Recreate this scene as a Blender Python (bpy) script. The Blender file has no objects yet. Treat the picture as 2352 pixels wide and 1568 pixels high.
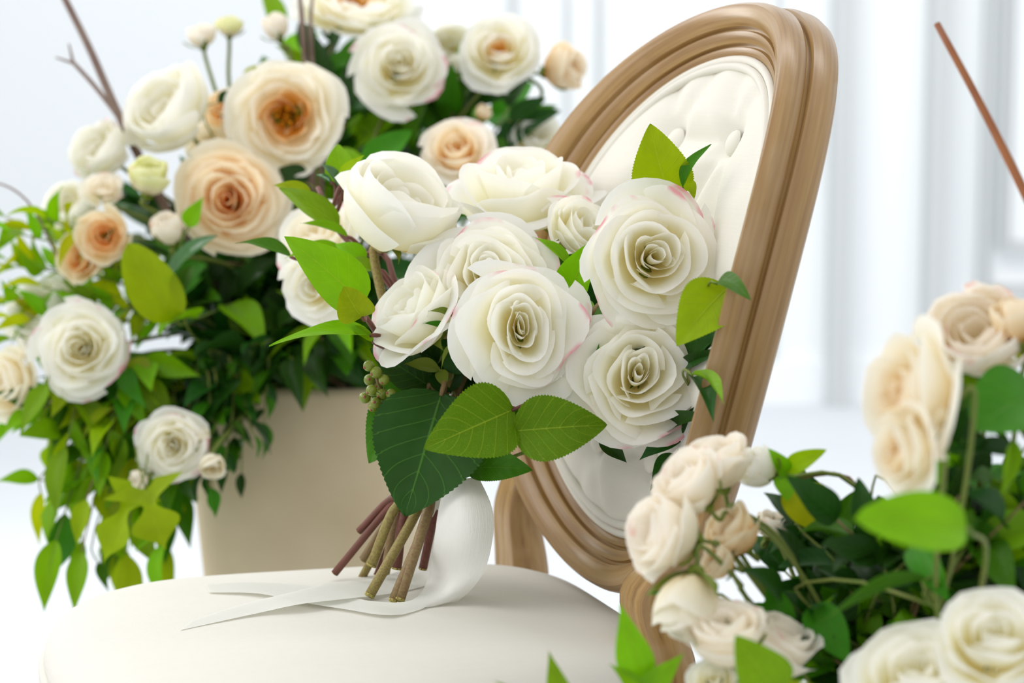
import bpy, math, random
import numpy as np
from mathutils import Vector, Matrix

# ------------------------------------------------------------------ camera, world, light
SC = bpy.context.scene
COL = SC.collection
PITCH = math.radians(7.0)
CAM = Vector((0, 0, 1.0))
FPX = 70 / 36 * 2352.0
cam = bpy.data.cameras.new('camera')
cam.lens = 70; cam.sensor_width = 36; cam.clip_start = 0.05; cam.clip_end = 100
cam.dof.use_dof = True; cam.dof.focus_distance = 1.74; cam.dof.aperture_fstop = 4.0
co = bpy.data.objects.new('camera', cam); COL.objects.link(co)
co.location = CAM; co.rotation_euler = (math.pi / 2 - PITCH, 0, 0)
SC.camera = co

SC.view_settings.view_transform = 'Standard'
SC.view_settings.look = 'None'
SC.view_settings.gamma = 1
SC.view_settings.use_curve_mapping = False
SC.view_settings.exposure = 0.42
SC.cycles.max_bounces = 16; SC.cycles.diffuse_bounces = 10; SC.cycles.transmission_bounces = 10

w = bpy.data.worlds.new('daylight'); SC.world = w; w.use_nodes = True
bg = w.node_tree.nodes['Background']
bg.inputs[0].default_value = (0.985, 0.992, 1.0, 1); bg.inputs[1].default_value = 0.68

def area(name, loc, target, sx, sy, power, col=(1, 1, 1)):
    l = bpy.data.lights.new(name, 'AREA'); l.shape = 'RECTANGLE'; l.size = sx; l.size_y = sy
    l.energy = power; l.color = col
    o = bpy.data.objects.new(name, l); COL.objects.link(o)
    o.location = loc
    o.rotation_euler = (Vector(target) - Vector(loc)).to_track_quat('-Z', 'Y').to_euler()
    return o
area('window_light', (-2.5, 1.5, 2.5), (0.0, 1.9, 0.7), 2.2, 2.0, 30, (1, 0.99, 0.97))
area('far_window_light', (-1.95, 3.95, 1.85), (.19, 1.8, 1.05), .75, 1.4, 15)
area('wall_fill_light', (0.5, 3.6, 4.6), (0.6, 6.4, 1.0), 5.0, 1.5, 88)  # added fill that brightens the back wall, not a real window

# ------------------------------------------------------------------ pixel helpers
FW = Vector((0, math.cos(PITCH), -math.sin(PITCH)))
UP = Vector((0, math.sin(PITCH), math.cos(PITCH)))
RT = Vector((1, 0, 0))
def ray(px, py):
    return FW + RT * ((px - 1176) / FPX) + UP * ((784 - py) / FPX)
def P(px, py, d):
    return CAM + ray(px, py) * d
def V3(r, u, t):                      # direction given as right, up, towards the camera
    return (RT * r + UP * u - FW * t).normalized()

# ------------------------------------------------------------------ mesh helpers
def mesh(name, verts, faces, mat=None, uv=None, smooth=True):
    me = bpy.data.meshes.new(name)
    me.from_pydata([tuple(v) for v in verts], [], faces)
    if uv is not None:
        lay = me.uv_layers.new(name='UVMap')
        vi = np.zeros(len(me.loops), dtype=np.int32); me.loops.foreach_get('vertex_index', vi)
        lay.data.foreach_set('uv', np.asarray(uv, dtype=np.float32)[vi].ravel())
    if smooth:
        me.polygons.foreach_set('use_smooth', [True] * len(me.polygons))
    if mat: me.materials.append(mat)
    return me

def grid_faces(nu, nv, wrap_u=False, off=0):
    f = []
    for i in range(nu if wrap_u else nu - 1):
        i2 = (i + 1) % nu
        for j in range(nv - 1):
            f.append((off + i * nv + j, off + i2 * nv + j, off + i2 * nv + j + 1, off + i * nv + j + 1))
    return f

def link(name, me, parent=None, M=None):
    o = bpy.data.objects.new(name, me); COL.objects.link(o)
    if parent is not None: o.parent = parent
    if M is not None: o.matrix_basis = M
    return o

def props(o, label=None, cat=None, group=None, kind=None):
    if label: o['label'] = label
    if cat: o['category'] = cat
    if group: o['group'] = group
    if kind: o['kind'] = kind
    return o

def thing(name, label, cat, loc, group=None, M=None):
    o = bpy.data.objects.new(name, None); COL.objects.link(o)
    o.empty_display_size = 0.02
    if M is not None: o.matrix_basis = M
    else: o.location = loc
    return props(o, label, cat, group)

def rel(verts, o):                    # world verts -> local to an empty that only translates
    l = np.array(o.location)
    return np.asarray(verts, float) - l

def part(name, parent, verts, faces, mat, uv=None, smooth=True):
    return link(name, mesh(name, rel(verts, parent), faces, mat, uv, smooth), parent)

def catmull(pts, n):
    pts = np.asarray(pts, float)
    if len(pts) < 3:
        t = np.linspace(0, 1, n)[:, None]
        return pts[0] * (1 - t) + pts[-1] * t
    p = np.vstack([2 * pts[0] - pts[1], pts, 2 * pts[-1] - pts[-2]])
    out = []
    m = len(pts) - 1
    for x in np.linspace(0, m, n):
        i = min(int(x), m - 1); t = x - i
        a, b, c, d = p[i], p[i + 1], p[i + 2], p[i + 3]
        out.append(.5 * ((2 * b) + (c - a) * t + (2 * a - 5 * b + 4 * c - d) * t * t + (3 * b - a - 3 * c + d) * t ** 3))
    return np.array(out)

def tube(pts, rad, seg=6, n=None, cap=True):
    pts = catmull(pts, n) if n else np.asarray(pts, float)
    m = len(pts)
    rad = np.interp(np.linspace(0, 1, m), np.linspace(0, 1, len(np.atleast_1d(rad))), np.atleast_1d(rad)) if np.ndim(rad) else np.full(m, rad)
    tan = np.gradient(pts, axis=0); tan /= np.linalg.norm(tan, axis=1)[:, None] + 1e-12
    ref = np.array([0.0, 0, 1]) if abs(tan[0][2]) < .9 else np.array([1.0, 0, 0])
    V = []; UVs = []
    a0 = np.cross(tan[0], ref); a0 /= np.linalg.norm(a0)
    for i in range(m):
        a0 = a0 - tan[i] * np.dot(a0, tan[i]); a0 /= np.linalg.norm(a0) + 1e-12
        b0 = np.cross(tan[i], a0)
        for k in range(seg):
            an = 2 * math.pi * k / seg
            V.append(pts[i] + rad[i] * (math.cos(an) * a0 + math.sin(an) * b0)); UVs.append((k / seg, i / (m - 1)))
    F = []
    for i in range(m - 1):
        for k in range(seg):
            k2 = (k + 1) % seg
            F.append((i * seg + k, i * seg + k2, (i + 1) * seg + k2, (i + 1) * seg + k))
    if cap:
        F.append(tuple(range(seg - 1, -1, -1))); F.append(tuple(range((m - 1) * seg, m * seg)))
    return np.array(V), F, np.array(UVs)

def box(x0, x1, y0, y1, z0, z1):
    V = [(x, y, z) for x in (x0, x1) for y in (y0, y1) for z in (z0, z1)]
    F = [(0, 1, 3, 2), (4, 6, 7, 5), (0, 4, 5, 1), (2, 3, 7, 6), (0, 2, 6, 4), (1, 5, 7, 3)]
    return V, F

# ------------------------------------------------------------------ materials
def newmat(name):
    m = bpy.data.materials.new(name); m.use_nodes = True
    nt = m.node_tree; nt.nodes.clear()
    out = nt.nodes.new('ShaderNodeOutputMaterial')
    return m, nt, out
def N(nt, typ, **kw):
    n = nt.nodes.new(typ)
    for k, v in kw.items():
        if k.startswith('i_'):
            key = k[2:]
            key = int(key) if key.isdigit() else key.replace('_', ' ')
            n.inputs[key].default_value = v
        else: setattr(n, k, v)
    return n
def ramp(nt, stops):
    r = nt.nodes.new('ShaderNodeValToRGB')
    el = r.color_ramp.elements
    while len(el) < len(stops): el.new(0.5)
    for e, (p, c) in zip(el, stops):
        e.position = p; e.color = (*c, 1)
    return r
def math_n(nt, op, a, b=None):
    n = nt.nodes.new('ShaderNodeMath'); n.operation = op
    for i, x in enumerate((a, b)):
        if x is None: continue
        if isinstance(x, (int, float)): n.inputs[i].default_value = x
        else: nt.links.new(x, n.inputs[i])
    return n.outputs[0]
def mixc(nt, fac, a, b, mode='MIX'):
    n = nt.nodes.new('ShaderNodeMix'); n.data_type = 'RGBA'; n.blend_type = mode
    for idx, x in ((0, fac), (6, a), (7, b)):
        if isinstance(x, (int, float)): n.inputs[idx].default_value = x
        elif isinstance(x, tuple): n.inputs[idx].default_value = (*x, 1)
        else: nt.links.new(x, n.inputs[idx])
    return n.outputs[2]
def sheet(nt, out, colour, trans, rough, spec, height=None, bump=.2, tcol=None, dist=.01):
    """thin translucent sheet: principled + translucent"""
    p = N(nt, 'ShaderNodeBsdfPrincipled', i_Roughness=rough)
    p.inputs['Specular IOR Level'].default_value = spec
    t = N(nt, 'ShaderNodeBsdfTranslucent')
    mx = N(nt, 'ShaderNodeMixShader'); mx.inputs[0].default_value = trans
    nt.links.new(colour, p.inputs['Base Color']); nt.links.new(tcol or colour, t.inputs['Color'])
    if height is not None:
        b = N(nt, 'ShaderNodeBump'); b.inputs['Strength'].default_value = bump; b.inputs['Distance'].default_value = dist
        nt.links.new(height, b.inputs['Height'])
        nt.links.new(b.outputs[0], p.inputs['Normal'])
    nt.links.new(p.outputs[0], mx.inputs[1]); nt.links.new(t.outputs[0], mx.inputs[2])
    nt.links.new(mx.outputs[0], out.inputs[0])

def petal_mat(name, stops, trans=.40, tip=None, streak=.0, tipw=.1):
    m, nt, out = newmat(name)
    uv = N(nt, 'ShaderNodeUVMap'); sep = N(nt, 'ShaderNodeSeparateXYZ')
    nt.links.new(uv.outputs[0], sep.inputs[0])
    oi = N(nt, 'ShaderNodeObjectInfo')
    tc = N(nt, 'ShaderNodeTexCoord')
    nz = N(nt, 'ShaderNodeTexNoise', i_Scale=2.6, i_Detail=3.0)
    nt.links.new(tc.outputs['Object'], nz.inputs['Vector'])
    v = math_n(nt, 'ADD', sep.outputs[1], math_n(nt, 'MULTIPLY', math_n(nt, 'SUBTRACT', nz.outputs[0], .5), .22))
    r = ramp(nt, stops); nt.links.new(v, r.inputs[0])
    c = r.outputs[0]
    if tip:
        g = math_n(nt, 'MULTIPLY', math_n(nt, 'SUBTRACT', sep.outputs[1], 1 - tipw), 1 / tipw)
        g = math_n(nt, 'MAXIMUM', g, 0)
        n2 = N(nt, 'ShaderNodeTexNoise', i_Scale=1.7); nt.links.new(tc.outputs['Object'], n2.inputs['Vector'])
        g2 = math_n(nt, 'MAXIMUM', math_n(nt, 'MULTIPLY', math_n(nt, 'SUBTRACT', n2.outputs[0], .57), 9), 0)
        g = math_n(nt, 'MINIMUM', math_n(nt, 'MULTIPLY', g, g2), .8)
        c = mixc(nt, g, c, tip)
    # long creases running up the petal plus a woven silk grain
    mp = N(nt, 'ShaderNodeMapping'); mp.inputs['Scale'].default_value = (14, 1.2, 1)
    nt.links.new(uv.outputs[0], mp.inputs[0])
    n3 = N(nt, 'ShaderNodeTexNoise', i_Scale=1.0, i_Detail=2.0); nt.links.new(mp.outputs[0], n3.inputs['Vector'])
    n4 = N(nt, 'ShaderNodeTexNoise', i_Scale=6.0, i_Detail=4.0); nt.links.new(tc.outputs['Object'], n4.inputs['Vector'])
    h = math_n(nt, 'ADD', math_n(nt, 'MULTIPLY', n3.outputs[0], .6), math_n(nt, 'MULTIPLY', n4.outputs[0], .8))
    sheet(nt, out, c, trans, .62, .22, h, .22, dist=.004)
    return m

WH = petal_mat('petal_white', [(0, (.94, .78, .34)), (.35, (.95, .89, .58)), (.65, (.96, .94, .80)), (.9, (.965, .96, .91)), (1, (.97, .965, .935))], trans=.42)
WHP = petal_mat('petal_white_pink_rim', [(0, (.93, .86, .48)), (.35, (.945, .92, .68)), (.65, (.96, .95, .85)), (1, (.97, .965, .935))], tip=(.88, .30, .40), tipw=.10, trans=.42)
CR = petal_mat('petal_cream', [(0, (.92, .66, .26)), (.3, (.94, .82, .52)), (.65, (.955, .90, .73)), (1, (.965, .94, .85))])
PE = petal_mat('petal_peach', [(0, (.82, .32, .04)), (.25, (.92, .52, .15)), (.55, (.95, .74, .42)), (.85, (.955, .85, .63)), (1, (.96, .89, .73))])
PED = petal_mat('petal_deep_peach', [(0, (.80, .28, .04)), (.35, (.92, .48, .14)), (.7, (.95, .68, .34)), (1, (.955, .80, .55))])
BL = petal_mat('petal_blush', [(0, (.92, .84, .52)), (.35, (.955, .88, .69)), (.7, (.97, .92, .81)), (1, (.975, .94, .87))], tip=(.90, .55, .50), tipw=.16)
BUD = petal_mat('petal_bud_green_white', [(0, (.90, .76, .58)), (.5, (.93, .86, .68)), (.8, (.86, .87, .46)), (1, (.90, .91, .62))], tip=(.84, .30, .38), tipw=.10)
CEN = petal_mat('petal_golden_centre', [(0, (.80, .34, .01)), (.4, (.90, .50, .06)), (.75, (.92, .62, .28)), (1, (.94, .78, .52))])

def leaf_mat(name, base, vein, trans=.3, rough=.42, spec=.4, back=1.5, vein_amt=.55, fine=0, var=.25):
    m, nt, out = newmat(name)
    uv = N(nt, 'ShaderNodeUVMap'); sep = N(nt, 'ShaderNodeSeparateXYZ'); nt.links.new(uv.outputs[0], sep.inputs[0])
    tc = N(nt, 'ShaderNodeTexCoord')
    nz = N(nt, 'ShaderNodeTexNoise', i_Scale=3.0, i_Detail=4.0); nt.links.new(tc.outputs['Object'], nz.inputs['Vector'])
    au = math_n(nt, 'ABSOLUTE', math_n(nt, 'SUBTRACT', sep.outputs[0], .5))          # 0 midrib .. .5 rim
    aw = math_n(nt, 'ADD', au, math_n(nt, 'MULTIPLY', math_n(nt, 'SUBTRACT', nz.outputs[0], .5), .05))
    mid = math_n(nt, 'MAXIMUM', math_n(nt, 'SUBTRACT', 1, math_n(nt, 'MULTIPLY', au, 55)), 0)
    s = math_n(nt, 'FRACT', math_n(nt, 'MULTIPLY', math_n(nt, 'SUBTRACT', sep.outputs[1], math_n(nt, 'MULTIPLY', aw, .55)), 7.0))
    side = math_n(nt, 'MAXIMUM', math_n(nt, 'SUBTRACT', 1, math_n(nt, 'MULTIPLY', math_n(nt, 'ABSOLUTE', math_n(nt, 'SUBTRACT', s, .5)), 16)), 0)
    vn = math_n(nt, 'MINIMUM', math_n(nt, 'ADD', mid, math_n(nt, 'MULTIPLY', side, .6)), 1)
    oi = N(nt, 'ShaderNodeObjectInfo')
    dark = tuple(c * (1 - var) for c in base); lite = tuple(min(1, c * (1 + var)) for c in base)
    c0 = mixc(nt, nz.outputs[0], dark, lite)
    hs = N(nt, 'ShaderNodeHueSaturation'); nt.links.new(c0, hs.inputs['Color'])
    nt.links.new(math_n(nt, 'ADD', .485, math_n(nt, 'MULTIPLY', oi.outputs['Random'], .03)), hs.inputs['Hue'])
    nt.links.new(math_n(nt, 'ADD', .75, math_n(nt, 'MULTIPLY', oi.outputs['Random'], .5)), hs.inputs['Value'])
    c0 = hs.outputs[0]
    if fine:
        vo = N(nt, 'ShaderNodeTexVoronoi', i_Scale=60.0, feature='DISTANCE_TO_EDGE'); nt.links.new(tc.outputs['Object'], vo.inputs['Vector'])
        net = math_n(nt, 'MAXIMUM', math_n(nt, 'SUBTRACT', 1, math_n(nt, 'MULTIPLY', vo.outputs[0], 9)), 0)
        c0 = mixc(nt, math_n(nt, 'MULTIPLY', net, fine), c0, vein)
    c = mixc(nt, math_n(nt, 'MULTIPLY', vn, vein_amt), c0, vein)
    tcol = mixc(nt, 1.0, c, (min(1, back), min(1, back), .45), 'MULTIPLY')
    h = math_n(nt, 'SUBTRACT', math_n(nt, 'MULTIPLY', nz.outputs[0], .3), math_n(nt, 'MULTIPLY', vn, .5))
    sheet(nt, out, c, trans, rough, spec, h, .35, tcol, dist=.004)
    return m
LIME = leaf_mat('leaf_lime', (.30, .44, .002), (.38, .52, .03), .42, .45, .18)
YEL = leaf_mat('leaf_yellow_lime', (.46, .52, .002), (.52, .55, .03), .45, .5, .15)
BRI = leaf_mat('leaf_bright_green', (.19, .41, .002), (.33, .53, .03), .38, .42, .22)
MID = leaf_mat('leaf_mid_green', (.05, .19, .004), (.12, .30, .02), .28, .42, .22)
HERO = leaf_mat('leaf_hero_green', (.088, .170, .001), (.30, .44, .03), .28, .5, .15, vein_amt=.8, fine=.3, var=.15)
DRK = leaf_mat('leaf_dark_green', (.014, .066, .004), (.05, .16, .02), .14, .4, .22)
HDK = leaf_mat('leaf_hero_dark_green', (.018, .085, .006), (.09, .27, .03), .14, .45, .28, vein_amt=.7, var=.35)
GLO = leaf_mat('leaf_glossy_green', (.03, .14, .02), (.1, .25, .06), .18, .16, .9)

def simple(name, col, rough=.5, spec=.4, noise=0, scale=8, col2=None, bump=0, trans=0):
    m, nt, out = newmat(name)
    tc = N(nt, 'ShaderNodeTexCoord')
    nz = N(nt, 'ShaderNodeTexNoise', i_Scale=float(scale), i_Detail=5.0); nt.links.new(tc.outputs['Object'], nz.inputs['Vector'])
    c2 = col2 or tuple(x * .7 for x in col)
    r = ramp(nt, [(.35, col), (.68, c2)]); nt.links.new(nz.outputs[0], r.inputs[0])
    c = mixc(nt, noise, col, r.outputs[0])
    if trans:
        sheet(nt, out, c, trans, rough, spec, nz.outputs[0], bump)
    else:
        p = N(nt, 'ShaderNodeBsdfPrincipled', i_Roughness=rough); p.inputs['Specular IOR Level'].default_value = spec
        nt.links.new(c, p.inputs['Base Color'])
        if bump:
            b = N(nt, 'ShaderNodeBump'); b.inputs['Strength'].default_value = bump; b.inputs['Distance'].default_value = .005
            nt.links.new(nz.outputs[0], b.inputs['Height']); nt.links.new(b.outputs[0], p.inputs['Normal'])
        nt.links.new(p.outputs[0], out.inputs[0])
    return m
STEMG = simple('stem_green', (.13, .20, .03), .5, .3, 1, 30, (.20, .22, .05))
STEMO = simple('stem_olive', (.30, .27, .07), .5, .3, 1, 25, (.22, .13, .06))
STEMR = simple('stem_red_brown', (.20, .07, .055), .5, .3, 1, 25, (.13, .055, .035))
STEMB = simple('stem_brown', (.21, .12, .06), .5, .3, 1, 25, (.26, .20, .08))
CUT = simple('stem_cut_end', (.48, .42, .13), .7, .2, 1, 60, (.35, .3, .08))
TWIG = simple('twig_bark', (.17, .10, .085), .6, .3, 1, 30, (.26, .19, .15))
TWIGR = simple('twig_red_bark', (.33, .12, .04), .55, .3, 1, 20, (.22, .07, .03))
SEPAL = simple('sepal_green', (.15, .26, .02), .5, .3, 1, 20, (.22, .24, .03), trans=.2)
BERRY = simple('berry_olive', (.17, .24, .02), .2, .5, .3, 30, (.26, .18, .04))
BERRYT = simple('berry_tip', (.30, .10, .06), .4, .3)
STAM = simple('stamen_gold', (.80, .36, .01), .6, .2, 1, 30, (.55, .20, .01))
FOAM = simple('floral_foam', (.015, .03, .01), .95, .05, 1, 30, (.03, .035, .015), bump=.6)
POT = simple('planter_stone', (.62, .525, .36), .75, .25, 1, 7, (.54, .44, .285), bump=.15)
WALL = simple('wall_paint', (.90, .925, .94), .7, .2, .3, 2, (.88, .91, .93))
TRIM = simple('trim_shade_grey', (.58, .605, .61), .6, .25, .3, 2, (.55, .58, .585))  # grey puts the shade of the trim's side faces into its colour
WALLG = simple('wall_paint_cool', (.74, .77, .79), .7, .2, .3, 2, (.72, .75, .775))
FLOOR = simple('floor_white', (.67, .70, .73), .55, .3, 1, 1.6, (.64, .675, .71))

def fabric(name, col, scale):
    m, nt, out = newmat(name)
    uv = N(nt, 'ShaderNodeTexCoord')
    w1 = N(nt, 'ShaderNodeTexWave', i_Scale=float(scale)); w1.bands_direction = 'X'
    w2 = N(nt, 'ShaderNodeTexWave', i_Scale=float(scale)); w2.bands_direction = 'Y'
    for q in (w1, w2):
        q.inputs['Distortion'].default_value = .6; q.inputs['Detail Scale'].default_value = 3
        nt.links.new(uv.outputs['UV'], q.inputs['Vector'])
    nz = N(nt, 'ShaderNodeTexNoise', i_Scale=90.0, i_Detail=5.0); nt.links.new(uv.outputs['Object'], nz.inputs['Vector'])
    mp = N(nt, 'ShaderNodeMapping'); mp.inputs['Scale'].default_value = (12, 420, 1); nt.links.new(uv.outputs['UV'], mp.inputs[0])
    sl = N(nt, 'ShaderNodeTexNoise', i_Scale=1.0, i_Detail=2.0); nt.links.new(mp.outputs[0], sl.inputs['Vector'])
    h = math_n(nt, 'ADD', math_n(nt, 'MULTIPLY', math_n(nt, 'MULTIPLY', w1.outputs[1], w2.outputs[1]), .5), math_n(nt, 'ADD', nz.outputs[0], sl.outputs[0]))
    c = mixc(nt, math_n(nt, 'MULTIPLY', h, .4), tuple(x * 1.03 for x in col), tuple(x * .94 for x in col))
    p = N(nt, 'ShaderNodeBsdfPrincipled', i_Roughness=.85); p.inputs['Specular IOR Level'].default_value = .15
    p.inputs['Sheen Weight'].default_value = .1
    nt.links.new(c, p.inputs['Base Color'])
    b = N(nt, 'ShaderNodeBump'); b.inputs['Strength'].default_value = .16; b.inputs['Distance'].default_value = .0012
    nt.links.new(h, b.inputs['Height']); nt.links.new(b.outputs[0], p.inputs['Normal'])
    nt.links.new(p.outputs[0], out.inputs[0])
    return m
LINEN = fabric('seat_linen', (.72, .70, .635), 330)
LINENB = fabric('back_linen', (.77, .745, .67), 330)

def wood():
    m, nt, out = newmat('weathered_wood')
    uv = N(nt, 'ShaderNodeUVMap')
    mp = N(nt, 'ShaderNodeMapping'); mp.inputs['Scale'].default_value = (5, 160, 1); nt.links.new(uv.outputs[0], mp.inputs[0])
    n1 = N(nt, 'ShaderNodeTexNoise', i_Scale=1.0, i_Detail=6.0, i_Roughness=.6); nt.links.new(mp.outputs[0], n1.inputs['Vector'])
    mp2 = N(nt, 'ShaderNodeMapping'); mp2.inputs['Scale'].default_value = (9, 22, 1); nt.links.new(uv.outputs[0], mp2.inputs[0])
    n2 = N(nt, 'ShaderNodeTexNoise', i_Scale=1.0, i_Detail=4.0); nt.links.new(mp2.outputs[0], n2.inputs['Vector'])
    r = ramp(nt, [(.25, (.21, .108, .034)), (.44, (.36, .212, .075)), (.58, (.43, .268, .102)), (.78, (.52, .355, .16))])
    nt.links.new(n1.outputs[0], r.inputs[0])
    ww = math_n(nt, 'MULTIPLY', math_n(nt, 'MAXIMUM', math_n(nt, 'SUBTRACT', n2.outputs[0], .56), 0), 1.8)
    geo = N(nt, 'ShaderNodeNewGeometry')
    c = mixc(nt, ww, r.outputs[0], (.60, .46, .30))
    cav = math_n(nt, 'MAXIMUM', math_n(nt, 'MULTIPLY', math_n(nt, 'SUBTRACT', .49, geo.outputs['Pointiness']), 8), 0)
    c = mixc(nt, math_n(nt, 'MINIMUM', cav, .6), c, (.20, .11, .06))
    p = N(nt, 'ShaderNodeBsdfPrincipled', i_Roughness=.26); p.inputs['Specular IOR Level'].default_value = .42
    nt.links.new(c, p.inputs['Base Color'])
    b = N(nt, 'ShaderNodeBump'); b.inputs['Strength'].default_value = .15; b.inputs['Distance'].default_value = .002
    nt.links.new(n1.outputs[0], b.inputs['Height']); nt.links.new(b.outputs[0], p.inputs['Normal'])
    nt.links.new(p.outputs[0], out.inputs[0])
    return m
WOOD = wood()

def satin():
    m, nt, out = newmat('ribbon_satin')
    uv = N(nt, 'ShaderNodeUVMap')
    mp = N(nt, 'ShaderNodeMapping'); mp.inputs['Scale'].default_value = (40, 3, 1); nt.links.new(uv.outputs[0], mp.inputs[0])
    n1 = N(nt, 'ShaderNodeTexNoise', i_Scale=1.0, i_Detail=2.0); nt.links.new(mp.outputs[0], n1.inputs['Vector'])
    c = mixc(nt, n1.outputs[0], (.88, .885, .84), (.93, .93, .89))
    sheet(nt, out, c, .30, .38, .45, n1.outputs[0], .08)
    return m
SATIN = satin()

# ------------------------------------------------------------------ room
def struct(name, V, F, mat, parent=None):
    o = link(name, mesh(name, V, F, mat, smooth=False), parent)
    if parent is None: o['kind'] = 'structure'
    return o
V, F = box(-6, 6, -1.5, 6.6, -.05, 0); struct('floor', V, F, FLOOR)
V, F = box(-6, 6, 6.5, 6.6, 0, 4.0); struct('wall_back', V, F, WALL)
V, F = box(-6, 6, 6.47, 6.499, 0, .14); struct('baseboard_back', V, F, WALL)
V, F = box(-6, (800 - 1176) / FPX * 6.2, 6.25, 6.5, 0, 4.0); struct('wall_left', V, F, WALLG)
def frame_trim(n, x0, x1, z0, z1, wdt, dep, step=0):
    """picture-frame moulding with stepped corners"""
    pts = [(x0, z0), (x1, z0), (x1, z1 - step), (x1 - step, z1 - step), (x1 - step, z1), (x0 + step, z1), (x0 + step, z1 - step), (x0, z1 - step)] if step else [(x0, z0), (x1, z0), (x1, z1), (x0, z1)]
    V = []; F = []
    k = len(pts)
    cx = (x0 + x1) / 2
    def inset(d):
        out = []
        for i in range(k):
            a = np.array(pts[i - 1]); b = np.array(pts[i]); c = np.array(pts[(i + 1) % k])
            d1 = (b - a) / np.linalg.norm(b - a); d2 = (c - b) / np.linalg.norm(c - b)
            n1 = np.array([-d1[1], d1[0]]); n2 = np.array([-d2[1], d2[0]])
            out.append(b + (n1 + n2) * d)
        return out
    rings = [(0, 6.5), (0, 6.5 - dep), (wdt * .45, 6.5 - dep), (wdt * .6, 6.5 - dep * .4), (wdt, 6.5 - dep * .4), (wdt, 6.5)]
    for d, y in rings:
        for q in inset(d): V.append((q[0], y, q[1]))
    for r in range(len(rings) - 1):
        for i in range(k):
            j = (i + 1) % k
            F.append((r * k + i, r * k + j, (r + 1) * k + j, (r + 1) * k + i))
    struct('trim_%d' % n, V, F, TRIM)
# pilasters and panel mouldings that show as soft grey uprights behind the chair
def XW(px): return (px - 1176) / FPX * (6.5 * math.cos(PITCH)) 
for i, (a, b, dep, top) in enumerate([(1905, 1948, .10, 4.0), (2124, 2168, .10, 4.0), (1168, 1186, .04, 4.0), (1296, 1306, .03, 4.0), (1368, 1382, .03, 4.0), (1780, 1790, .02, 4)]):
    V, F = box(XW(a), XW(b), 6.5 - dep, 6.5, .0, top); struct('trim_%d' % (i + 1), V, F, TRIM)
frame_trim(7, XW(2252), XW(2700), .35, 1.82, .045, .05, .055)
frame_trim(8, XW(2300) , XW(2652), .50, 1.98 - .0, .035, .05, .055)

# ------------------------------------------------------------------ chair
YAW, REC, A_O, B_O, KS, KU = .3795, .2727, .2508, .2793, .9133, -.1617
CC = np.array([.1445, 1.8451, 1.0 - .1818])
Fd = np.array([-math.cos(YAW), -math.sin(YAW), 0]); Sd = np.array([math.sin(YAW), -math.cos(YAW), 0]); Zd = np.array([0, 0, 1.])
Ud = Zd * math.cos(REC) - Fd * math.sin(REC); Nd = Fd * math.cos(REC) + Zd * math.sin(REC)
def back(s, u, h=0.0):
    s = np.asarray(s, float)[..., None]; u = np.asarray(u, float)[..., None]; h = np.asarray(h, float)[..., None]
    return CC + s * Sd + u * Ud + (KS * s * s + KU * u * u + h) * Nd
def oval(t, off=0.0, n=2.1):
    c, s = np.cos(t), np.sin(t)
    x = np.sign(c) * abs(c) ** (2 / n) * (A_O + off); y = np.sign(s) * abs(s) ** (2 / n) * (B_O + off)
    return x, y
SEAT_Z = .540
base = CC + Fd * .27; base = (base[0], base[1], 0)
chair = thing('oval_back_chair', 'cream upholstered chair with oval buttoned back and weathered carved wooden frame', 'chair', base)

prof = [(-.047, -.034), (-.049, -.010), (-.049, .000), (-.046, .0025), (-.0415, .003), (-.040, -.0005), (-.038, -.0005), (-.0375, .0045), (-.033, .0085), (-.0275, .0095),
        (-.026, .0055), (-.0235, .0055), (-.023, .0115), (-.017, .0165), (-.009, .0182), (-.0035, .0172), (-.0005, .013), (.001, .008), (.001, -.005), (-.001, -.0075), (-.0045, -.009), (-.0045, -.012),
        (-.0005, -.0125), (.002, -.0135), (.0042, -.021), (.0042, -.031), (.001, -.039), (-.005, -.0415), (-.04, -.0415), (-.047, -.034)]
NT = 160
tt = np.linspace(0, 2 * np.pi, NT, endpoint=False)
V = []; UVs = []
arc = np.concatenate([[0], np.cumsum(np.hypot(*np.diff(np.array(prof), axis=0).T))])
for i, t in enumerate(tt):
    for j, (wo, h) in enumerate(prof):
        x, y = oval(t, wo)
        V.append(back(x, y, h)); UVs.append((i / NT * 1.67, arc[j]))
V = np.array(V)
nvp = len(prof)
# seam-free uv: mirror along the perimeter
UVs = np.array(UVs); UVs[:, 0] = np.abs(UVs[:, 0] - .835)
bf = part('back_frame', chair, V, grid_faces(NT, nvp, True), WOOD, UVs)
bf.data.set_sharp_from_angle(angle=math.radians(38))

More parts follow.
